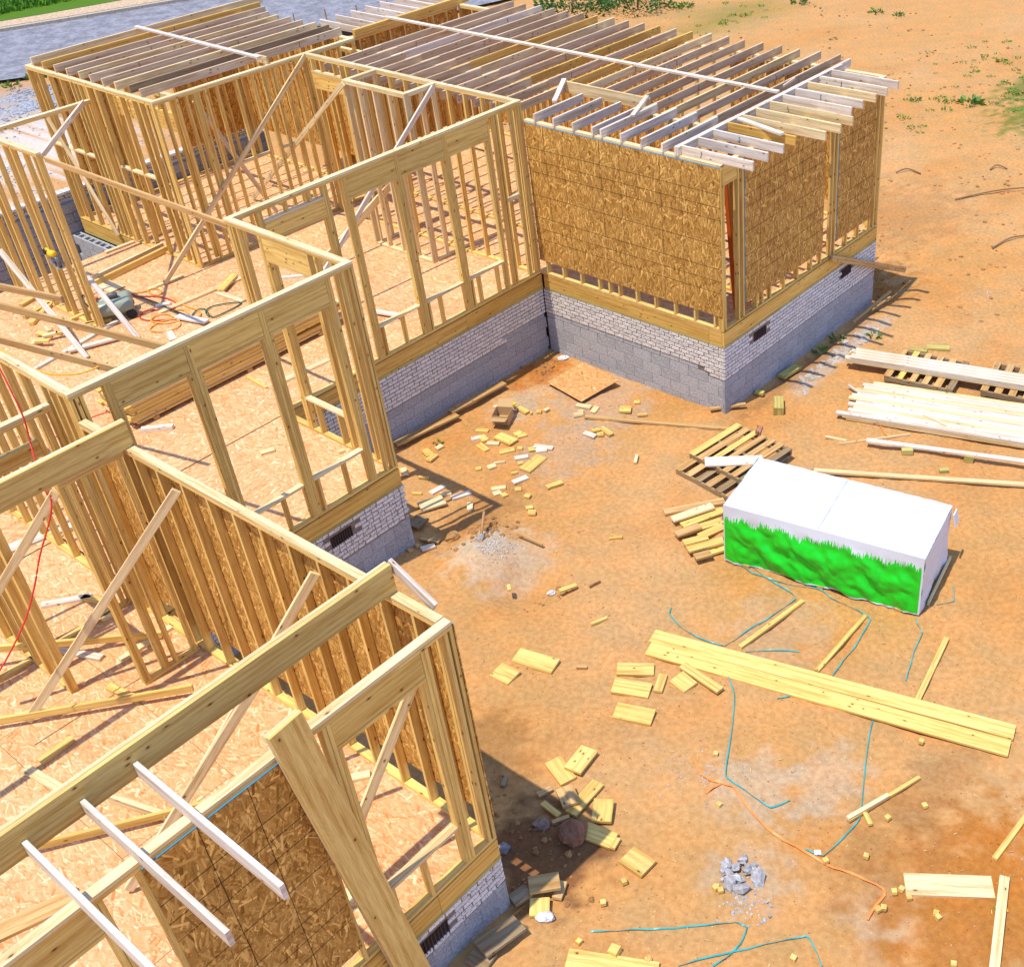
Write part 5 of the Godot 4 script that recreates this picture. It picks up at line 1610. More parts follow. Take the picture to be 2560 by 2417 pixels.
	# sticks and twigs on the clay slope
	var twigs := [[10.2, 3.1, 11.9, 4.6, "long bent twig on the clay beyond the far corner"], [8.3, 4.9, 9.3, 5.4, "twig lying behind the far pallets"], [10.9, 1.2, 11.2, 1.7, "short dark twig on the clay slope, left of two"], [12.2, 3.0, 12.5, 3.3, "short dark twig on the clay slope, right of two"]]
	for q in twigs:
		var m: Vector2 = Vector2(q[0] + q[2], q[1] + q[3]) / 2.0 + Vector2(0.12, -0.1)
		var pts := curve([Vector3(q[0], ground_at(q[0], q[1]) + 0.03, q[1]), Vector3(m.x, ground_at(m.x, m.y) + 0.06, m.y), Vector3(q[2], ground_at(q[2], q[3]) + 0.03, q[3])], 6)
		var o := piece("twig", tube_mesh(pts, 0.018, plain_mat(Color(0.22, 0.13, 0.07), 0.8), 5), self)
		tag(o, q[4], "twig", "twigs on the clay slope")
	# silt fence by the street
	var fence := thing("silt_fence", "low black silt fence with stakes beside the street", "fence", Vector3(11.3, -1.5, -21.3), -0.55)
	piece("fabric", box_mesh(Vector3(4.2, 0.45, 0.02), mats.dark), fence, Transform3D(Basis(), Vector3(1.5, 0.22, 0)))
	for k in 5:
		stick(fence, "stake", -0.6 + k * 1.05, -0.56 + k * 1.05, 0.0, 0.95, -0.04, -0.012, 4)
	# gravel beside the street
	scatter("gravel", "blue grey gravel heap on the clay beside the street", "gravel", 2200, 6, func(): return Vector2(2.2 + rng.randfn(0, 0.9), -24.0 + rng.randfn(0, 0.7)), 0.05, 0.14, Color(0.42, 0.45, 0.50), true)
	scatter("gravel", "grey gravel strewn over the pale ground at the far left", "gravel", 1600, 7, func(): return Vector2(rng.randf_range(-3.5, 3.0), rng.randf_range(-23.0, -12.0)), 0.03, 0.10, Color(0.52, 0.49, 0.47), true)
	scatter("clods", "clods of clay strewn over the slope beyond the house", "clods", 2600, 8, func(): return Vector2(rng.randf_range(5.2, 24.0), rng.randf_range(-14.0, 8.0)), 0.02, 0.11, Color(0.50, 0.27, 0.11), true)

# ---------------------------------------------------------------- offcuts, boards and straps lying in the yard

func build_offcuts() -> void:
	cut("board_offcut", "wide pine plank offcut lying just right of the window corner, the larger of two", "board", "wood offcuts scattered on the dirt", -6.363, 5.298, -6.209, 5.84, 0.25, 0, 0, 0.038)
	cut("board_offcut", "square pine plank offcut lying nearest the framed corner, the smaller of two", "board", "wood offcuts scattered on the dirt", -6.721, 5.304, -6.69, 5.594, 0.26, 0, 0, 0.038)
	cut("board_offcut", "middle plank offcut of the row below the two long planks", "board", "wood offcuts scattered on the dirt", -6.024, 6.623, -5.823, 7.05, 0.235, 0, 0, 0.038)
	cut("board_offcut", "upper plank offcut of the row, touching the left end of the long planks", "board", "wood offcuts scattered on the dirt", -5.768, 6.471, -5.494, 6.846, 0.2, 0, 0, 0.038)
	cut("board_offcut", "narrow short offcut between the middle plank offcut and the square one", "board", "wood offcuts scattered on the dirt", -5.495, 6.994, -5.772, 7.125, 0.11, 0, 0, 0.038)
	cut("board_offcut", "square offcut under the narrow board beside the long planks", "board", "wood offcuts scattered on the dirt", -5.426, 7.14, -5.473, 7.403, 0.23, 0, 0, 0.038)
	cut("board_offcut", "narrow pine board leaning out from under the two long planks", "board", "wood offcuts scattered on the dirt", -5.234, 7.091, -5.317, 7.741, 0.12, 0, 0.04, 0.038)
	cut("board_offcut", "lone lower plank offcut below the row of blocks", "board", "wood offcuts scattered on the dirt", -6.344, 6.928, -6.158, 7.366, 0.24, 0, 0, 0.038)
	cut("board_offcut", "topmost square offcut of the heap at the shadow edge", "board", "wood offcuts scattered on the dirt", -7.039, 7.146, -7.415, 7.217, 0.22, 0, 0.04, 0.038)
	cut("board_offcut", "square offcut lying under the topmost one of the heap", "board", "wood offcuts scattered on the dirt", -7.405, 6.902, -7.528, 7.26, 0.2, 0, 0, 0.038)
	cut("board_offcut", "long offcut in the middle of the shadow edge heap", "board", "wood offcuts scattered on the dirt", -7.333, 7.525, -7.858, 7.584, 0.15, 0, 0, 0.038)
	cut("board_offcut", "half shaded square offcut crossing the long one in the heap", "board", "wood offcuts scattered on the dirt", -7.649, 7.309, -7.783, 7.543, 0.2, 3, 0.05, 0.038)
	cut("board_offcut", "square offcut with a knot right of the heap", "board", "wood offcuts scattered on the dirt", -7.496, 7.754, -7.754, 7.935, 0.22, 0, 0.03, 0.038)
	cut("board_offcut", "large offcut lying beside the red boulder", "board", "wood offcuts scattered on the dirt", -7.927, 7.844, -7.845, 8.194, 0.2, 0, 0, 0.038)
	cut("board_offcut", "lone square offcut with straight grain right of the boulder", "board", "wood offcuts scattered on the dirt", -7.897, 8.403, -7.901, 8.707, 0.24, 0, 0, 0.038)
	cut("board_offcut", "weathered offcut propped against the lower house corner", "board", "wood offcuts scattered on the dirt", -8.863, 7.951, -8.626, 8.153, 0.2, 3, 0.12, 0.038)
	cut("board_offcut", "yellow offcut under the propped one at the lower house corner", "board", "wood offcuts scattered on the dirt", -9.002, 8.083, -8.871, 8.23, 0.2, 0, 0.02, 0.038)
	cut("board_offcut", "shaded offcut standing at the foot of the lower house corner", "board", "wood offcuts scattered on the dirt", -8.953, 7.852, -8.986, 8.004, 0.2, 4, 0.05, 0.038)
	cut("board_offcut", "grey brown weathered plank lying along the lower foundation wall", "board", "wood offcuts scattered on the dirt", -9.228, 8.184, -9.678, 8.114, 0.22, 4, 0.1, 0.038)
	cut("board_offcut", "dark weathered plank under another by the lower foundation wall", "board", "wood offcuts scattered on the dirt", -9.725, 8.016, -9.686, 8.246, 0.2, 4, 0.02, 0.038)
	cut("board_offcut", "narrow stick lying in the shadow above the red boulder", "board", "wood offcuts scattered on the dirt", -7.887, 7.127, -7.715, 7.176, 0.07, 3, 0, 0.038)
	cut("board_offcut", "narrow stick touching the heap of offcuts in the shadow", "board", "wood offcuts scattered on the dirt", -7.93, 7.243, -7.949, 7.506, 0.07, 0, 0, 0.038)
	cut("board_offcut", "thin stick between the boulder and the offcut heap", "board", "wood offcuts scattered on the dirt", -8.068, 7.511, -7.89, 7.598, 0.05, 3, 0, 0.038)
	cut("board_offcut", "small brown stick alone in the house shadow", "board", "wood offcuts scattered on the dirt", -7.907, 6.646, -8.031, 6.729, 0.06, 4, 0, 0.038)
	cut("board_offcut", "thin offcut strip under the large offcut by the boulder", "board", "wood offcuts scattered on the dirt", -7.791, 8.198, -7.931, 8.235, 0.07, 0, 0, 0.038)
	cut("board_offcut", "orange yellow strip behind the propped offcut", "board", "wood offcuts scattered on the dirt", -8.559, 8.116, -8.749, 8.209, 0.1, 3, 0, 0.038)
	cut("board_offcut", "large plank offcut lying in the shade by the middle house corner", "board", "wood offcuts scattered on the dirt", -4.873, 1.827, -4.514, 1.972, 0.24, 1, 0.04, 0.038)
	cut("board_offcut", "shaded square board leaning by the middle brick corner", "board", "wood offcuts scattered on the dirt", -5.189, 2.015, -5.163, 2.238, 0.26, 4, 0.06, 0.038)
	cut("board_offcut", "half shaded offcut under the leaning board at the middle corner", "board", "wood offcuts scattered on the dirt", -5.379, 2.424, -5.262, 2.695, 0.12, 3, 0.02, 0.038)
	cut("board_offcut", "largest plank offcut at the lower right of the scrap patch", "board", "wood offcuts scattered on the dirt", -2.692, 2.291, -3.154, 2.342, 0.22, 0, 0, 0.038)
	cut("board_offcut", "square plywood offcut in the middle of the scrap patch", "board", "wood offcuts scattered on the dirt", -2.682, 1.271, -2.677, 1.659, 0.2, 0, 0.02, 0.038)
	cut("board_offcut", "square offcut by itself below the sheet of board", "board", "wood offcuts scattered on the dirt", -0.916, 2.448, -0.807, 2.61, 0.17, 0, 0.02, 0.038)
	cut("wood_scrap", "small pale offcut, leftmost of the middle corner scraps", "offcut", "wood offcuts scattered on the dirt", -4.246, 0.704, -4.344, 0.881, 0.11, 1, 0, 0.038)
	cut("wood_scrap", "small tan offcut, second from the left of the middle corner scraps", "offcut", "wood offcuts scattered on the dirt", -5.719, 2.511, -5.642, 2.523, 0.08, 3, 0, 0.038)
	cut("wood_scrap", "small pine offcut, third from the left of the middle corner scraps", "offcut", "wood offcuts scattered on the dirt", -4.642, 1.391, -4.562, 1.507, 0.04, 0, 0, 0.038)
	cut("wood_scrap", "small tan offcut, fourth from the left of the middle corner scraps", "offcut", "wood offcuts scattered on the dirt", -5.569, 2.506, -5.492, 2.523, 0.08, 3, 0, 0.038)
	cut("wood_scrap", "small pine offcut, fifth from the left of the middle corner scraps", "offcut", "wood offcuts scattered on the dirt", -4.259, 1.091, -4.181, 1.24, 0.04, 0, 0, 0.038)
	cut("wood_scrap", "small white edged offcut, sixth from the left of the middle corner scraps", "offcut", "wood offcuts scattered on the dirt", -5.558, 2.613, -5.368, 2.693, 0.09, 2, 0, 0.038)
	cut("wood_scrap", "small pine offcut, seventh from the left of the middle corner scraps", "offcut", "wood offcuts scattered on the dirt", -3.639, 0.535, -3.7, 0.755, 0.12, 0, 0, 0.038)
	cut("wood_scrap", "small pine offcut, eighth from the left of the middle corner scraps", "offcut", "wood offcuts scattered on the dirt", -3.828, 0.833, -3.622, 0.798, 0.11, 0, 0, 0.038)
	cut("wood_scrap", "small white edged offcut, ninth from the left of the middle corner scraps", "offcut", "wood offcuts scattered on the dirt", -4.475, 1.616, -4.202, 1.623, 0.1, 2, 0, 0.038)
	cut("wood_scrap", "small pale offcut, tenth from the left of the middle corner scraps", "offcut", "wood offcuts scattered on the dirt", -3.507, 0.674, -3.374, 0.683, 0.09, 1, 0, 0.038)
	cut("wood_scrap", "small pale offcut, eleventh from the left of the middle corner scraps", "offcut", "wood offcuts scattered on the dirt", -4.42, 1.767, -4.282, 1.874, 0.08, 1, 0, 0.038)
	cut("wood_scrap", "small white edged offcut, twelfth from the left of the middle corner scraps", "offcut", "wood offcuts scattered on the dirt", -4.381, 1.98, -4.078, 2.079, 0.1, 2, 0, 0.038)
	cut("wood_scrap", "small pale offcut, thirteenth from the left of the middle corner scraps", "offcut", "wood offcuts scattered on the dirt", -4.291, 2.295, -4.433, 2.444, 0.09, 1, 0, 0.038)
	cut("wood_scrap", "small white edged offcut, leftmost of the yard scrap patch", "offcut", "wood offcuts scattered on the dirt", -2.991, 0.971, -2.859, 1.071, 0.09, 2, 0, 0.038)
	cut("wood_scrap", "small pine offcut, second from the left of the yard scrap patch", "offcut", "wood offcuts scattered on the dirt", -3.549, 1.64, -3.474, 1.696, 0.07, 0, 0, 0.038)
	cut("wood_scrap", "small pine offcut, third from the left of the yard scrap patch", "offcut", "wood offcuts scattered on the dirt", -2.736, 0.817, -2.643, 1.024, 0.09, 0, 0, 0.038)
	cut("wood_scrap", "small pine offcut, fourth from the left of the yard scrap patch", "offcut", "wood offcuts scattered on the dirt", -3.034, 1.186, -3.078, 1.428, 0.1, 0, 0, 0.038)
	cut("wood_scrap", "small pine offcut, fifth from the left of the yard scrap patch", "offcut", "wood offcuts scattered on the dirt", -2.828, 1.04, -2.9, 1.22, 0.12, 0, 0, 0.038)
	cut("wood_scrap", "small pale offcut, sixth from the left of the yard scrap patch", "offcut", "wood offcuts scattered on the dirt", -2.935, 1.284, -2.828, 1.462, 0.1, 1, 0, 0.038)
	cut("wood_scrap", "small pale offcut, seventh from the left of the yard scrap patch", "offcut", "wood offcuts scattered on the dirt", -3.409, 1.774, -3.281, 1.829, 0.1, 1, 0, 0.038)
	cut("wood_scrap", "small pale offcut, eighth from the left of the yard scrap patch", "offcut", "wood offcuts scattered on the dirt", -3.265, 1.773, -3.129, 1.883, 0.04, 1, 0, 0.038)
	cut("wood_scrap", "small pine offcut, ninth from the left of the yard scrap patch", "offcut", "wood offcuts scattered on the dirt", -2.99, 1.623, -2.799, 1.786, 0.12, 0, 0, 0.038)
	cut("wood_scrap", "small pine offcut, tenth from the left of the yard scrap patch", "offcut", "wood offcuts scattered on the dirt", -3.324, 2.215, -3.242, 2.283, 0.04, 0, 0, 0.038)
	cut("wood_scrap", "small pine offcut, eleventh from the left of the yard scrap patch", "offcut", "wood offcuts scattered on the dirt", -2.478, 1.462, -2.346, 1.494, 0.09, 0, 0, 0.038)
	cut("wood_scrap", "small white edged offcut, twelfth from the left of the yard scrap patch", "offcut", "wood offcuts scattered on the dirt", -2.986, 1.967, -2.809, 2.101, 0.09, 2, 0, 0.038)
	cut("wood_scrap", "small pine offcut, thirteenth from the left of the yard scrap patch", "offcut", "wood offcuts scattered on the dirt", -2.758, 1.808, -2.7, 1.866, 0.08, 0, 0, 0.038)
	cut("wood_scrap", "small pine offcut, fourteenth from the left of the yard scrap patch", "offcut", "wood offcuts scattered on the dirt", -3.064, 2.103, -2.982, 2.153, 0.08, 0, 0, 0.038)
	cut("wood_scrap", "small pine offcut, fifteenth from the left of the yard scrap patch", "offcut", "wood offcuts scattered on the dirt", -2.502, 1.561, -2.358, 1.622, 0.1, 0, 0, 0.038)
	cut("wood_scrap", "small pine offcut, sixteenth from the left of the yard scrap patch", "offcut", "wood offcuts scattered on the dirt", -1.817, 0.921, -1.848, 1.165, 0.1, 0, 0, 0.038)
	cut("wood_scrap", "small pine offcut, seventeenth from the left of the yard scrap patch", "offcut", "wood offcuts scattered on the dirt", -2.673, 1.971, -2.583, 2.029, 0.1, 0, 0, 0.038)
	cut("wood_scrap", "small white edged offcut, eighteenth from the left of the yard scrap patch", "offcut", "wood offcuts scattered on the dirt", -2.538, 1.966, -2.408, 2.269, 0.09, 2, 0, 0.038)
	cut("wood_scrap", "small white edged offcut, nineteenth from the left of the yard scrap patch", "offcut", "wood offcuts scattered on the dirt", -2.617, 2.081, -2.478, 2.193, 0.12, 2, 0, 0.038)
	cut("wood_scrap", "small pale offcut, leftmost of the scraps below the patch", "offcut", "wood offcuts scattered on the dirt", -3.797, 2.247, -3.627, 2.393, 0.1, 1, 0, 0.038)
	cut("wood_scrap", "small pale offcut, second from the left of the scraps below the patch", "offcut", "wood offcuts scattered on the dirt", -3.886, 2.377, -3.771, 2.43, 0.1, 1, 0, 0.038)
	cut("wood_scrap", "small pine offcut, third from the left of the scraps below the patch", "offcut", "wood offcuts scattered on the dirt", -3.848, 2.516, -3.752, 2.537, 0.1, 0, 0, 0.038)
	cut("wood_scrap", "small pine offcut, fourth from the left of the scraps below the patch", "offcut", "wood offcuts scattered on the dirt", -5.378, 4.191, -5.457, 4.287, 0.05, 0, 0, 0.038)
	cut("wood_scrap", "small white edged offcut, fifth from the left of the scraps below the patch", "offcut", "wood offcuts scattered on the dirt", -3.491, 2.417, -3.245, 2.496, 0.11, 2, 0, 0.038)
	cut("wood_scrap", "small pine offcut, sixth from the left of the scraps below the patch", "offcut", "wood offcuts scattered on the dirt", -3.593, 2.555, -3.512, 2.614, 0.09, 0, 0, 0.038)
	cut("wood_scrap", "small pine offcut, seventh from the left of the scraps below the patch", "offcut", "wood offcuts scattered on the dirt", -3.6, 2.776, -3.57, 2.862, 0.09, 0, 0, 0.038)
	cut("wood_scrap", "small pine offcut, eighth from the left of the scraps below the patch", "offcut", "wood offcuts scattered on the dirt", -3.855, 3.042, -3.765, 3.106, 0.08, 0, 0, 0.038)
	cut("wood_scrap", "small pine offcut, ninth from the left of the scraps below the patch", "offcut", "wood offcuts scattered on the dirt", -3.916, 3.147, -3.843, 3.238, 0.1, 0, 0, 0.038)
	cut("wood_scrap", "small pine offcut, tenth from the left of the scraps below the patch", "offcut", "wood offcuts scattered on the dirt", -3.256, 2.914, -3.008, 3.023, 0.09, 0, 0, 0.038)
	cut("wood_scrap", "small tan offcut, eleventh from the left of the scraps below the patch", "offcut", "wood offcuts scattered on the dirt", -6.053, 6.048, -5.976, 6.161, 0.04, 3, 0, 0.038)
	cut("wood_scrap", "small pine offcut, twelfth from the left of the scraps below the patch", "offcut", "wood offcuts scattered on the dirt", -5.312, 5.636, -5.087, 5.725, 0.04, 0, 0, 0.038)
	cut("wood_scrap", "small pine offcut, thirteenth from the left of the scraps below the patch", "offcut", "wood offcuts scattered on the dirt", -3.679, 4.549, -3.546, 4.696, 0.05, 0, 0, 0.038)
	cut("wood_scrap", "small pale offcut, fourteenth from the left of the scraps below the patch", "offcut", "wood offcuts scattered on the dirt", -1.96, 3.639, -1.779, 3.528, 0.05, 1, 0, 0.038)
	cut("wood_scrap", "small pale offcut, leftmost of the scraps below the sheet of board", "offcut", "wood offcuts scattered on the dirt", -2.043, 0.532, -1.99, 0.611, 0.06, 1, 0, 0.038)
	cut("wood_scrap", "small pine offcut, second from the left of the scraps below the sheet of board", "offcut", "wood offcuts scattered on the dirt", -1.83, 1.213, -1.813, 1.239, 0.06, 0, 0, 0.038)
	cut("wood_scrap", "small pine offcut, third from the left of the scraps below the sheet of board", "offcut", "wood offcuts scattered on the dirt", -1.735, 1.272, -1.68, 1.334, 0.09, 0, 0, 0.038)
	cut("wood_scrap", "small pale offcut, fourth from the left of the scraps below the sheet of board", "offcut", "wood offcuts scattered on the dirt", -1.643, 1.368, -1.546, 1.379, 0.06, 1, 0, 0.038)
	cut("wood_scrap", "small pale offcut, fifth from the left of the scraps below the sheet of board", "offcut", "wood offcuts scattered on the dirt", -1.464, 1.881, -1.339, 1.997, 0.1, 1, 0, 0.038)
	cut("wood_scrap", "small pale offcut, sixth from the left of the scraps below the sheet of board", "offcut", "wood offcuts scattered on the dirt", -1.191, 1.701, -1.117, 1.967, 0.1, 1, 0, 0.038)
	cut("wood_scrap", "small pale offcut, seventh from the left of the scraps below the sheet of board", "offcut", "wood offcuts scattered on the dirt", -1.34, 1.862, -1.274, 1.94, 0.07, 1, 0, 0.038)
	cut("wood_scrap", "small white edged offcut, eighth from the left of the scraps below the sheet of board", "offcut", "wood offcuts scattered on the dirt", -1.775, 2.389, -1.75, 2.618, 0.1, 2, 0, 0.038)
	cut("wood_scrap", "small pine offcut, ninth from the left of the scraps below the sheet of board", "offcut", "wood offcuts scattered on the dirt", -1.658, 2.466, -1.544, 2.538, 0.08, 0, 0, 0.038)
	cut("wood_scrap", "small pale offcut, tenth from the left of the scraps below the sheet of board", "offcut", "wood offcuts scattered on the dirt", -1.231, 2.107, -1.065, 2.066, 0.1, 1, 0, 0.038)
	cut("wood_scrap", "small pine offcut, eleventh from the left of the scraps below the sheet of board", "offcut", "wood offcuts scattered on the dirt", -1.693, 2.607, -1.613, 2.677, 0.1, 0, 0, 0.038)
	cut("wood_scrap", "small pine offcut, twelfth from the left of the scraps below the sheet of board", "offcut", "wood offcuts scattered on the dirt", -1.502, 2.522, -1.558, 2.807, 0.1, 0, 0, 0.038)
	cut("wood_scrap", "small pine offcut, thirteenth from the left of the scraps below the sheet of board", "offcut", "wood offcuts scattered on the dirt", -0.602, 2.509, -0.537, 2.575, 0.09, 0, 0, 0.038)
	cut("wood_scrap", "small pine offcut, fourteenth from the left of the scraps below the sheet of board", "offcut", "wood offcuts scattered on the dirt", -0.861, 2.78, -0.749, 2.906, 0.04, 0, 0, 0.038)
	cut("wood_block", "tiny wood cube lying on the foreground dirt, leftmost", "offcut", "cube offcuts on the foreground dirt", -9.01, 8.715, -8.954, 8.715, 0.056, 0, 0, 0.048)
	cut("wood_block", "tiny wood cube lying on the foreground dirt, second from the left", "offcut", "cube offcuts on the foreground dirt", -8.521, 8.585, -8.478, 8.622, 0.056, 0, 0, 0.048)
	cut("wood_block", "larger wood cube lying on the foreground dirt, third from the left", "offcut", "cube offcuts on the foreground dirt", -8.87, 9.019, -8.853, 9.117, 0.1, 0, 0, 0.085)
	cut("wood_block", "tiny wood cube lying on the foreground dirt, fourth from the left", "offcut", "cube offcuts on the foreground dirt", -8.161, 8.58, -8.189, 8.629, 0.056, 0, 0, 0.048)
	cut("wood_block", "tiny wood cube lying on the foreground dirt, fifth from the left", "offcut", "cube offcuts on the foreground dirt", -8.704, 9.354, -8.757, 9.373, 0.056, 0, 0, 0.048)
	cut("wood_block", "tiny wood cube lying on the foreground dirt, sixth from the left", "offcut", "cube offcuts on the foreground dirt", -8.702, 9.376, -8.754, 9.356, 0.056, 0, 0, 0.048)
	cut("wood_block", "tiny wood cube lying on the foreground dirt, seventh from the left", "offcut", "cube offcuts on the foreground dirt", -6.159, 8.314, -6.186, 8.265, 0.056, 0, 0, 0.048)
	cut("wood_block", "tiny wood cube lying on the foreground dirt, eighth from the left", "offcut", "cube offcuts on the foreground dirt", -7.665, 9.403, -7.655, 9.348, 0.056, 0, 0, 0.048)
	cut("wood_block", "tiny wood cube lying on the foreground dirt, ninth from the left", "offcut", "cube offcuts on the foreground dirt", -7.672, 9.398, -7.628, 9.362, 0.056, 0, 0, 0.048)
	cut("wood_block", "tiny wood cube lying on the foreground dirt, tenth from the left", "offcut", "cube offcuts on the foreground dirt", -6.805, 8.776, -6.749, 8.777, 0.056, 0, 0, 0.048)
	cut("wood_block", "tiny wood cube lying on the foreground dirt, eleventh from the left", "offcut", "cube offcuts on the foreground dirt", -7.676, 9.415, -7.633, 9.452, 0.056, 0, 0, 0.048)
	cut("wood_block", "tiny wood cube lying on the foreground dirt, twelfth from the left", "offcut", "cube offcuts on the foreground dirt", -7.863, 10.406, -7.855, 10.461, 0.056, 0, 0, 0.048)
	cut("wood_block", "tiny wood cube lying on the foreground dirt, thirteenth from the left", "offcut", "cube offcuts on the foreground dirt", -6.669, 10.047, -6.698, 10.095, 0.056, 0, 0, 0.048)
	cut("wood_block", "tiny wood cube lying on the foreground dirt, fourteenth from the left", "offcut", "cube offcuts on the foreground dirt", -6.346, 10.363, -6.399, 10.381, 0.056, 0, 0, 0.048)
	cut("wood_block", "tiny wood cube lying on the foreground dirt, fifteenth from the left", "offcut", "cube offcuts on the foreground dirt", -6.844, 10.804, -6.897, 10.783, 0.056, 0, 0, 0.048)
	cut("wood_block", "tiny wood cube lying on the foreground dirt, sixteenth from the left", "offcut", "cube offcuts on the foreground dirt", -6.807, 10.851, -6.834, 10.802, 0.056, 0, 0, 0.048)
	cut("wood_block", "tiny wood cube lying on the foreground dirt, seventeenth from the left", "offcut", "cube offcuts on the foreground dirt", -5.784, 10.325, -5.773, 10.27, 0.056, 0, 0, 0.048)
	cut("wood_block", "tiny wood cube lying on the foreground dirt, eighteenth from the left", "offcut", "cube offcuts on the foreground dirt", -6.606, 10.834, -6.562, 10.799, 0.056, 0, 0, 0.048)
	cut("wood_block", "tiny wood cube lying on the foreground dirt, nineteenth from the left", "offcut", "cube offcuts on the foreground dirt", -6.54, 10.86, -6.484, 10.862, 0.056, 0, 0, 0.048)
	cut("wood_block", "tiny wood cube lying on the foreground dirt, twentieth from the left", "offcut", "cube offcuts on the foreground dirt", -6.579, 10.948, -6.537, 10.986, 0.056, 0, 0, 0.048)
	cut("wood_block", "tiny wood cube lying on the foreground dirt, twenty first from the left", "offcut", "cube offcuts on the foreground dirt", -4.533, 10.019, -4.525, 10.075, 0.056, 0, 0, 0.048)
	cut("wood_block", "tiny wood cube lying on the foreground dirt, twenty second from the left", "offcut", "cube offcuts on the foreground dirt", -5.365, 10.506, -5.395, 10.554, 0.056, 0, 0, 0.048)
	cut("wood_block", "tiny wood cube lying on the foreground dirt, twenty third from the left", "offcut", "cube offcuts on the foreground dirt", -6.531, 11.258, -6.584, 11.275, 0.056, 0, 0, 0.048)
	cut("wood_block", "tiny wood cube lying on the foreground dirt, twenty fourth from the left", "offcut", "cube offcuts on the foreground dirt", -6.562, 11.314, -6.613, 11.293, 0.056, 0, 0, 0.048)
	cut("wood_block", "tiny wood cube lying on the foreground dirt, twenty fifth from the left", "offcut", "cube offcuts on the foreground dirt", -6.957, 11.683, -6.983, 11.633, 0.056, 0, 0, 0.048)
	cut("loose_board", "upper of the two long pine planks lying side by side", "board", "loose boards lying on the dirt", -5.01, 6.431, -3.742, 10.845, 0.235, 0, 0.02, 0.038)
	cut("loose_board", "lower of the two long pine planks lying side by side", "board", "loose boards lying on the dirt", -5.233, 6.543, -4.021, 10.906, 0.235, 0, 0.02, 0.038)
	cut("loose_board", "short stick in front of the wrapped stack, leftmost of three", "board", "loose boards lying on the dirt", -4.479, 7.44, -3.189, 7.575, 0.06, 0, 0, 0.038)
	cut("loose_board", "short stick in front of the wrapped stack, middle of three", "board", "loose boards lying on the dirt", -4.262, 8.455, -2.984, 8.415, 0.06, 0, 0, 0.038)
	cut("loose_board", "short stick in front of the wrapped stack, rightmost of three", "board", "loose boards lying on the dirt", -3.938, 9.685, -2.733, 9.465, 0.07, 0, 0, 0.038)
	cut("loose_board", "upper of two sticks lying together over the teal strap", "board", "loose boards lying on the dirt", -6.074, 9.984, -5.041, 10.29, 0.045, 0, 0, 0.038)
	cut("loose_board", "lower shorter of two sticks lying together over the teal strap", "board", "loose boards lying on the dirt", -6.078, 9.972, -5.508, 10.155, 0.05, 1, 0.03, 0.038)
	cut("loose_board", "splintered chip under the paired sticks", "board", "loose boards lying on the dirt", -5.87, 10.069, -5.976, 10.199, 0.05, 0, 0, 0.038)
	cut("loose_board", "wide pale plank lying on the damp red soil", "board", "loose boards lying on the dirt", -6.441, 10.855, -5.925, 11.579, 0.25, 1, 0, 0.038)
	cut("loose_board", "narrow pale board standing out toward the bottom right corner", "board", "loose boards lying on the dirt", -5.772, 11.627, -6.824, 11.997, 0.1, 1, 0.04, 0.038)
	cut("loose_board", "paired strip board at the right edge of the damp soil", "board", "loose boards lying on the dirt", -5.6, 11.442, -4.848, 11.465, 0.06, 0, 0, 0.038)
	cut("loose_board", "pine plank cut off by the bottom edge of the view", "board", "loose boards lying on the dirt", -9.234, 8.777, -8.816, 9.543, 0.3, 0, 0, 0.038)
	cut("loose_board", "single long board on the dirt just behind the wrapped stack", "board", "loose boards lying on the dirt", -0.584, 6.11, 0.937, 9.053, 0.09, 1, 0.03, 0.038)
	cut("loose_board", "white long board propped on two treated blocks", "board", "loose boards lying on the dirt", 0.493, 6.412, 1.402, 8.839, 0.09, 2, 0.1, 0.038)
	cut("loose_board", "long thin weathered board lying across the yard", "board", "loose boards lying on the dirt", -1.408, 2.087, -0.296, 4.441, 0.08, 3, 0, 0.038)
	cut("loose_board", "lower long board on the ground against the middle foundation wall", "board", "loose boards lying on the dirt", -3.892, 0.125, -2.665, 0.313, 0.14, 3, 0.08, 0.038)
	cut("loose_board", "upper long board on the ground against the middle foundation wall", "board", "loose boards lying on the dirt", -2.699, 0.175, -1.478, 0.27, 0.12, 3, 0.1, 0.038)
	cut("loose_board", "bent strip of board at the outer brick corner", "board", "loose boards lying on the dirt", -0.135, 3.779, 0.384, 4.147, 0.07, 3, 0.05, 0.038)
	cut("loose_board", "longer stick lying in the trench along the right hand brick wall", "board", "loose boards lying on the dirt", 3.84, 4.179, 5.339, 4.147, 0.05, 3, 0.05, 0.038)
	cut("loose_board", "shorter stick lying in the trench along the right hand brick wall", "board", "loose boards lying on the dirt", 4.527, 4.204, 5.172, 4.235, 0.05, 3, 0.02, 0.038)
	cut("loose_board", "thin lath lying behind the pallet and the white board", "board", "loose boards lying on the dirt", 0.294, 6.038, 1.168, 6.83, 0.03, 1, 0, 0.038)
	cut("loose_board", "short lath lying behind the nearer pallet", "board", "loose boards lying on the dirt", 0.355, 5.737, 0.434, 6.088, 0.03, 1, 0, 0.038)
	cut("loose_board", "thin lath lying across the white board array, leftmost", "board", "loose boards lying on the dirt", 1.834, 5.279, 1.403, 6.45, 0.035, 2, 0.06, 0.038)
	cut("loose_board", "upper thin lath of two crossing on the white board array", "board", "loose boards lying on the dirt", 1.882, 6.467, 1.565, 7.391, 0.035, 2, 0.06, 0.038)
	cut("loose_board", "lower thin lath of two crossing on the white board array", "board", "loose boards lying on the dirt", 1.72, 6.577, 1.586, 7.252, 0.03, 3, 0.06, 0.038)
	cut("loose_board", "thin stick at the edge of the mortar heap", "board", "loose boards lying on the dirt", -4.519, 3.53, -4.449, 3.967, 0.03, 3, 0.05, 0.038)
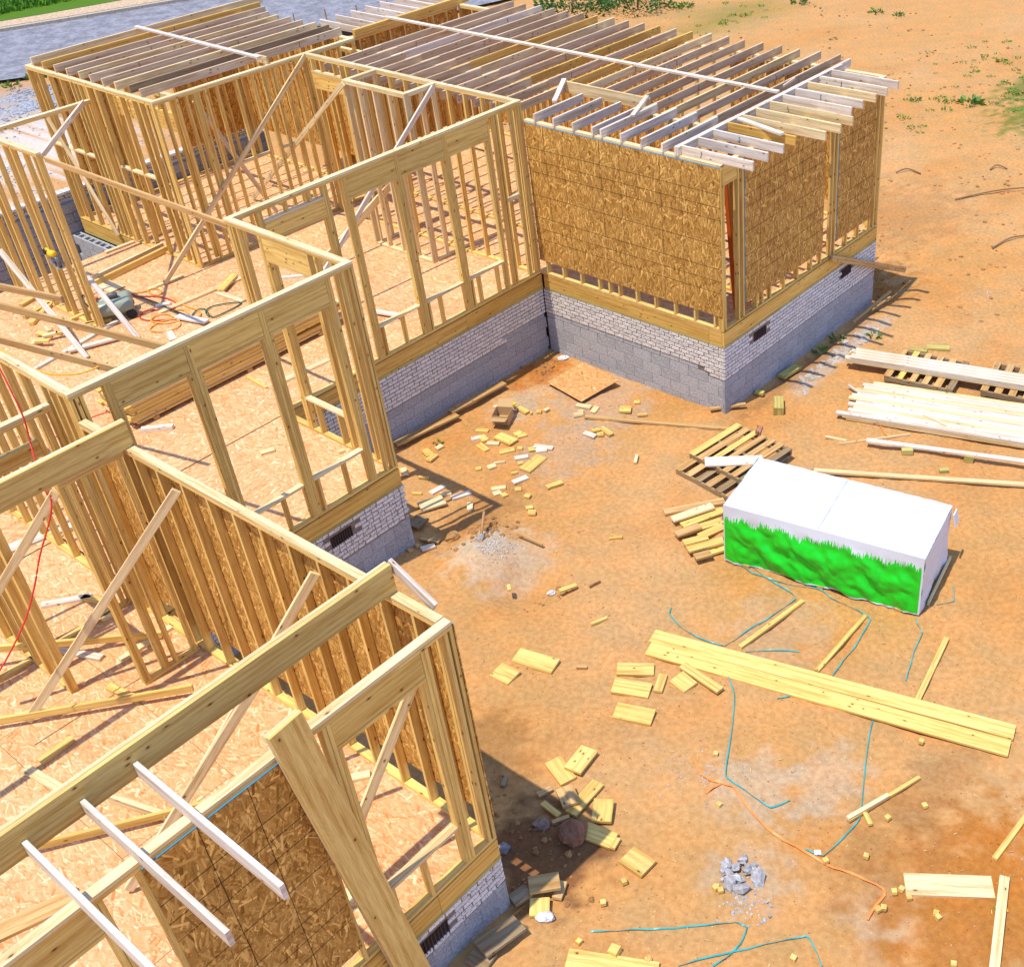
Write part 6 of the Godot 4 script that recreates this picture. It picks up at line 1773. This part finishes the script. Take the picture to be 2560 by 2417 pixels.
	cut("loose_board", "short board lying at the rim of the shallow pit", "board", "loose boards lying on the dirt", -5.061, 4.844, -4.815, 4.938, 0.06, 0, 0.02, 0.038)
	cut("loose_board", "splinter of wood right of the shallow pit", "board", "loose boards lying on the dirt", -4.705, 5.069, -4.519, 5.105, 0.03, 3, 0, 0.038)
	cut("fanned_board", "pine board fanned out beside the wrapped stack, topmost of ten", "board", "boards fanned out beside the wrapped stack", -2.742, 4.835, -1.993, 5.412, 0.14, 3, 0.02, 0.038)
	cut("fanned_board", "pine board fanned out beside the wrapped stack, second from the top of ten", "board", "boards fanned out beside the wrapped stack", -2.889, 5.106, -2.273, 5.398, 0.14, 1, 0.08, 0.038)
	cut("fanned_board", "pine board fanned out beside the wrapped stack, third from the top of ten", "board", "boards fanned out beside the wrapped stack", -2.862, 5.267, -2.201, 5.544, 0.14, 0, 0.02, 0.038)
	cut("fanned_board", "pine board fanned out beside the wrapped stack, fourth from the top of ten", "board", "boards fanned out beside the wrapped stack", -3.128, 5.358, -2.757, 5.523, 0.14, 3, 0.08, 0.038)
	cut("fanned_board", "pine board fanned out beside the wrapped stack, fifth from the top of ten", "board", "boards fanned out beside the wrapped stack", -3.015, 5.374, -2.411, 5.663, 0.14, 0, 0.02, 0.038)
	cut("fanned_board", "pine board fanned out beside the wrapped stack, sixth from the top of ten", "board", "boards fanned out beside the wrapped stack", -3.219, 5.575, -2.9, 5.76, 0.14, 0, 0.08, 0.038)
	cut("fanned_board", "pine board fanned out beside the wrapped stack, seventh from the top of ten", "board", "boards fanned out beside the wrapped stack", -2.906, 5.621, -2.501, 5.76, 0.14, 0, 0.02, 0.038)
	cut("fanned_board", "pine board fanned out beside the wrapped stack, eighth from the top of ten", "board", "boards fanned out beside the wrapped stack", -3.309, 5.709, -2.827, 5.996, 0.14, 0, 0.08, 0.038)
	cut("fanned_board", "pine board fanned out beside the wrapped stack, ninth from the top of ten", "board", "boards fanned out beside the wrapped stack", -3.132, 5.929, -2.894, 6.059, 0.14, 0, 0.02, 0.038)
	cut("fanned_board", "pine board fanned out beside the wrapped stack, lowest of ten", "board", "boards fanned out beside the wrapped stack", -3.369, 5.883, -3.161, 6.015, 0.14, 3, 0.08, 0.038)
	cut("treated_block", "upright greenish treated post offcut standing near the outer brick corner", "block", "greenish treated wood blocks", 0.6, 4.562, 0.696, 4.705, 0.38, 5, 0, 0.14)
	cut("treated_block", "pair of greenish treated block ends stacked by the outer brick wall", "block", "greenish treated wood blocks", 0.847, 4.026, 0.879, 4.18, 0.09, 5, 0, 0.06)
	cut("treated_block", "greenish treated board leaning in the trench by the brick wall", "block", "greenish treated wood blocks", 1.51, 4.121, 1.989, 4.166, 0.16, 5, 0, 0.05)
	cut("treated_block", "greenish treated block with two holes on the far pallet edge", "block", "greenish treated wood blocks", 3.545, 5.543, 3.637, 5.837, 0.14, 5, 0, 0.09)
	cut("treated_block", "greenish treated offcut behind the far pallet, right of the holed one", "block", "greenish treated wood blocks", 3.826, 5.723, 4.026, 6.087, 0.16, 5, 0, 0.05)
	cut("treated_block", "greenish treated block under the white board, left of two", "block", "greenish treated wood blocks", 0.596, 6.985, 0.695, 7.132, 0.09, 5, 0, 0.09)
	cut("treated_block", "greenish treated block under the white board, right of two", "block", "greenish treated wood blocks", 1.002, 7.856, 1.062, 7.988, 0.12, 5, 0, 0.12)
	cut("treated_block", "small greenish treated block beside the single long board", "block", "greenish treated wood blocks", 0.496, 7.695, 0.576, 7.813, 0.09, 5, 0, 0.06)
	strap("plastic_strap", "teal plastic strap hanging in a long arc below the left end of the wrapped stack", [Vector2(-3.049, 6.451), Vector2(-3.115, 6.697), Vector2(-3.058, 7.111), Vector2(-2.857, 7.627), Vector2(-2.901, 7.855), Vector2(-2.942, 8.327), Vector2(-3.011, 8.503), Vector2(-3.529, 8.59), Vector2(-3.904, 8.612), Vector2(-4.216, 8.655)], 0)
	strap("plastic_strap", "teal plastic strap bent in a wide vee left of the three sticks", [Vector2(-4.369, 6.236), Vector2(-4.491, 6.301), Vector2(-4.625, 6.616), Vector2(-4.639, 6.922), Vector2(-4.558, 7.254), Vector2(-4.064, 7.322), Vector2(-3.667, 7.398), Vector2(-3.233, 7.475), Vector2(-3.144, 7.315), Vector2(-3.115, 7.03), Vector2(-3, 6.556)], 0)
	strap("plastic_strap", "teal plastic short straight strap above the two long planks", [Vector2(-4.494, 7.535), Vector2(-4.306, 7.714), Vector2(-4.053, 8.073)], 0)
	strap("plastic_strap", "teal plastic strap running from the wrapped stack corner to the long planks", [Vector2(-2.641, 8.969), Vector2(-2.743, 9.063), Vector2(-2.818, 9.163), Vector2(-3.156, 9.232), Vector2(-3.446, 9.323), Vector2(-3.708, 9.402)], 0)
	strap("plastic_strap", "teal plastic strap trailing from under the long planks into a bent hook", [Vector2(-5.028, 7.654), Vector2(-5.251, 7.897), Vector2(-5.656, 8.161), Vector2(-6.378, 8.577), Vector2(-6.426, 8.898), Vector2(-6.452, 9.235), Vector2(-6.227, 9.336)], 0)
	strap("plastic_strap", "teal plastic short strap lying over the two long planks", [Vector2(-4.973, 8.333), Vector2(-4.737, 8.499), Vector2(-4.457, 8.742)], 0)
	strap("plastic_strap", "teal plastic strap winding from the long planks under the paired sticks", [Vector2(-4.539, 9.419), Vector2(-4.797, 9.511), Vector2(-5.244, 9.714), Vector2(-5.789, 9.982), Vector2(-5.977, 10.061), Vector2(-6.261, 10.055), Vector2(-6.633, 10.01), Vector2(-6.69, 9.824)], 0)
	strap("plastic_strap", "teal plastic strap end at the right end of the long planks", [Vector2(-3.797, 10.151), Vector2(-3.68, 10.421)], 0)
	strap("plastic_strap", "teal plastic upper bright strap near the bottom edge", [Vector2(-8.819, 8.709), Vector2(-8.608, 8.965), Vector2(-8.214, 9.402), Vector2(-7.869, 9.758), Vector2(-7.847, 9.887), Vector2(-8.031, 9.944), Vector2(-8.21, 9.93), Vector2(-8.399, 9.878)], 0)
	strap("plastic_strap", "teal plastic lower bright strap near the bottom edge", [Vector2(-8.592, 9.619), Vector2(-8.302, 9.831), Vector2(-7.896, 10.133), Vector2(-7.571, 10.394), Vector2(-7.643, 10.542), Vector2(-7.758, 10.691)], 0)
	strap("plastic_strap", "teal plastic strap at the right end of the wrapped stack", [Vector2(-1.741, 9.063), Vector2(-2.038, 9.212), Vector2(-2.233, 9.059)], 0)
	strap("marking_tape", "long orange marking tape snaking across the foreground dirt", [Vector2(-6.352, 8.106), Vector2(-6.521, 8.347), Vector2(-6.545, 8.463), Vector2(-6.497, 8.594), Vector2(-6.474, 8.742), Vector2(-6.581, 8.98), Vector2(-6.662, 9.195), Vector2(-6.715, 9.437), Vector2(-6.72, 9.668), Vector2(-6.711, 9.911), Vector2(-6.69, 10.166), Vector2(-6.631, 10.322), Vector2(-6.627, 10.509), Vector2(-6.6, 10.702), Vector2(-6.669, 10.752), Vector2(-6.842, 10.746), Vector2(-7.032, 10.764)], 1)
	strap("marking_tape", "short orange tape tail knotted to the long tape", [Vector2(-6.509, 8.603), Vector2(-6.624, 8.577), Vector2(-6.726, 8.556)], 1)
	strap("marking_tape", "short orange tape scrap near the far pallet", [Vector2(1.116, 6.315), Vector2(0.955, 6.506), Vector2(0.959, 6.652)], 1)
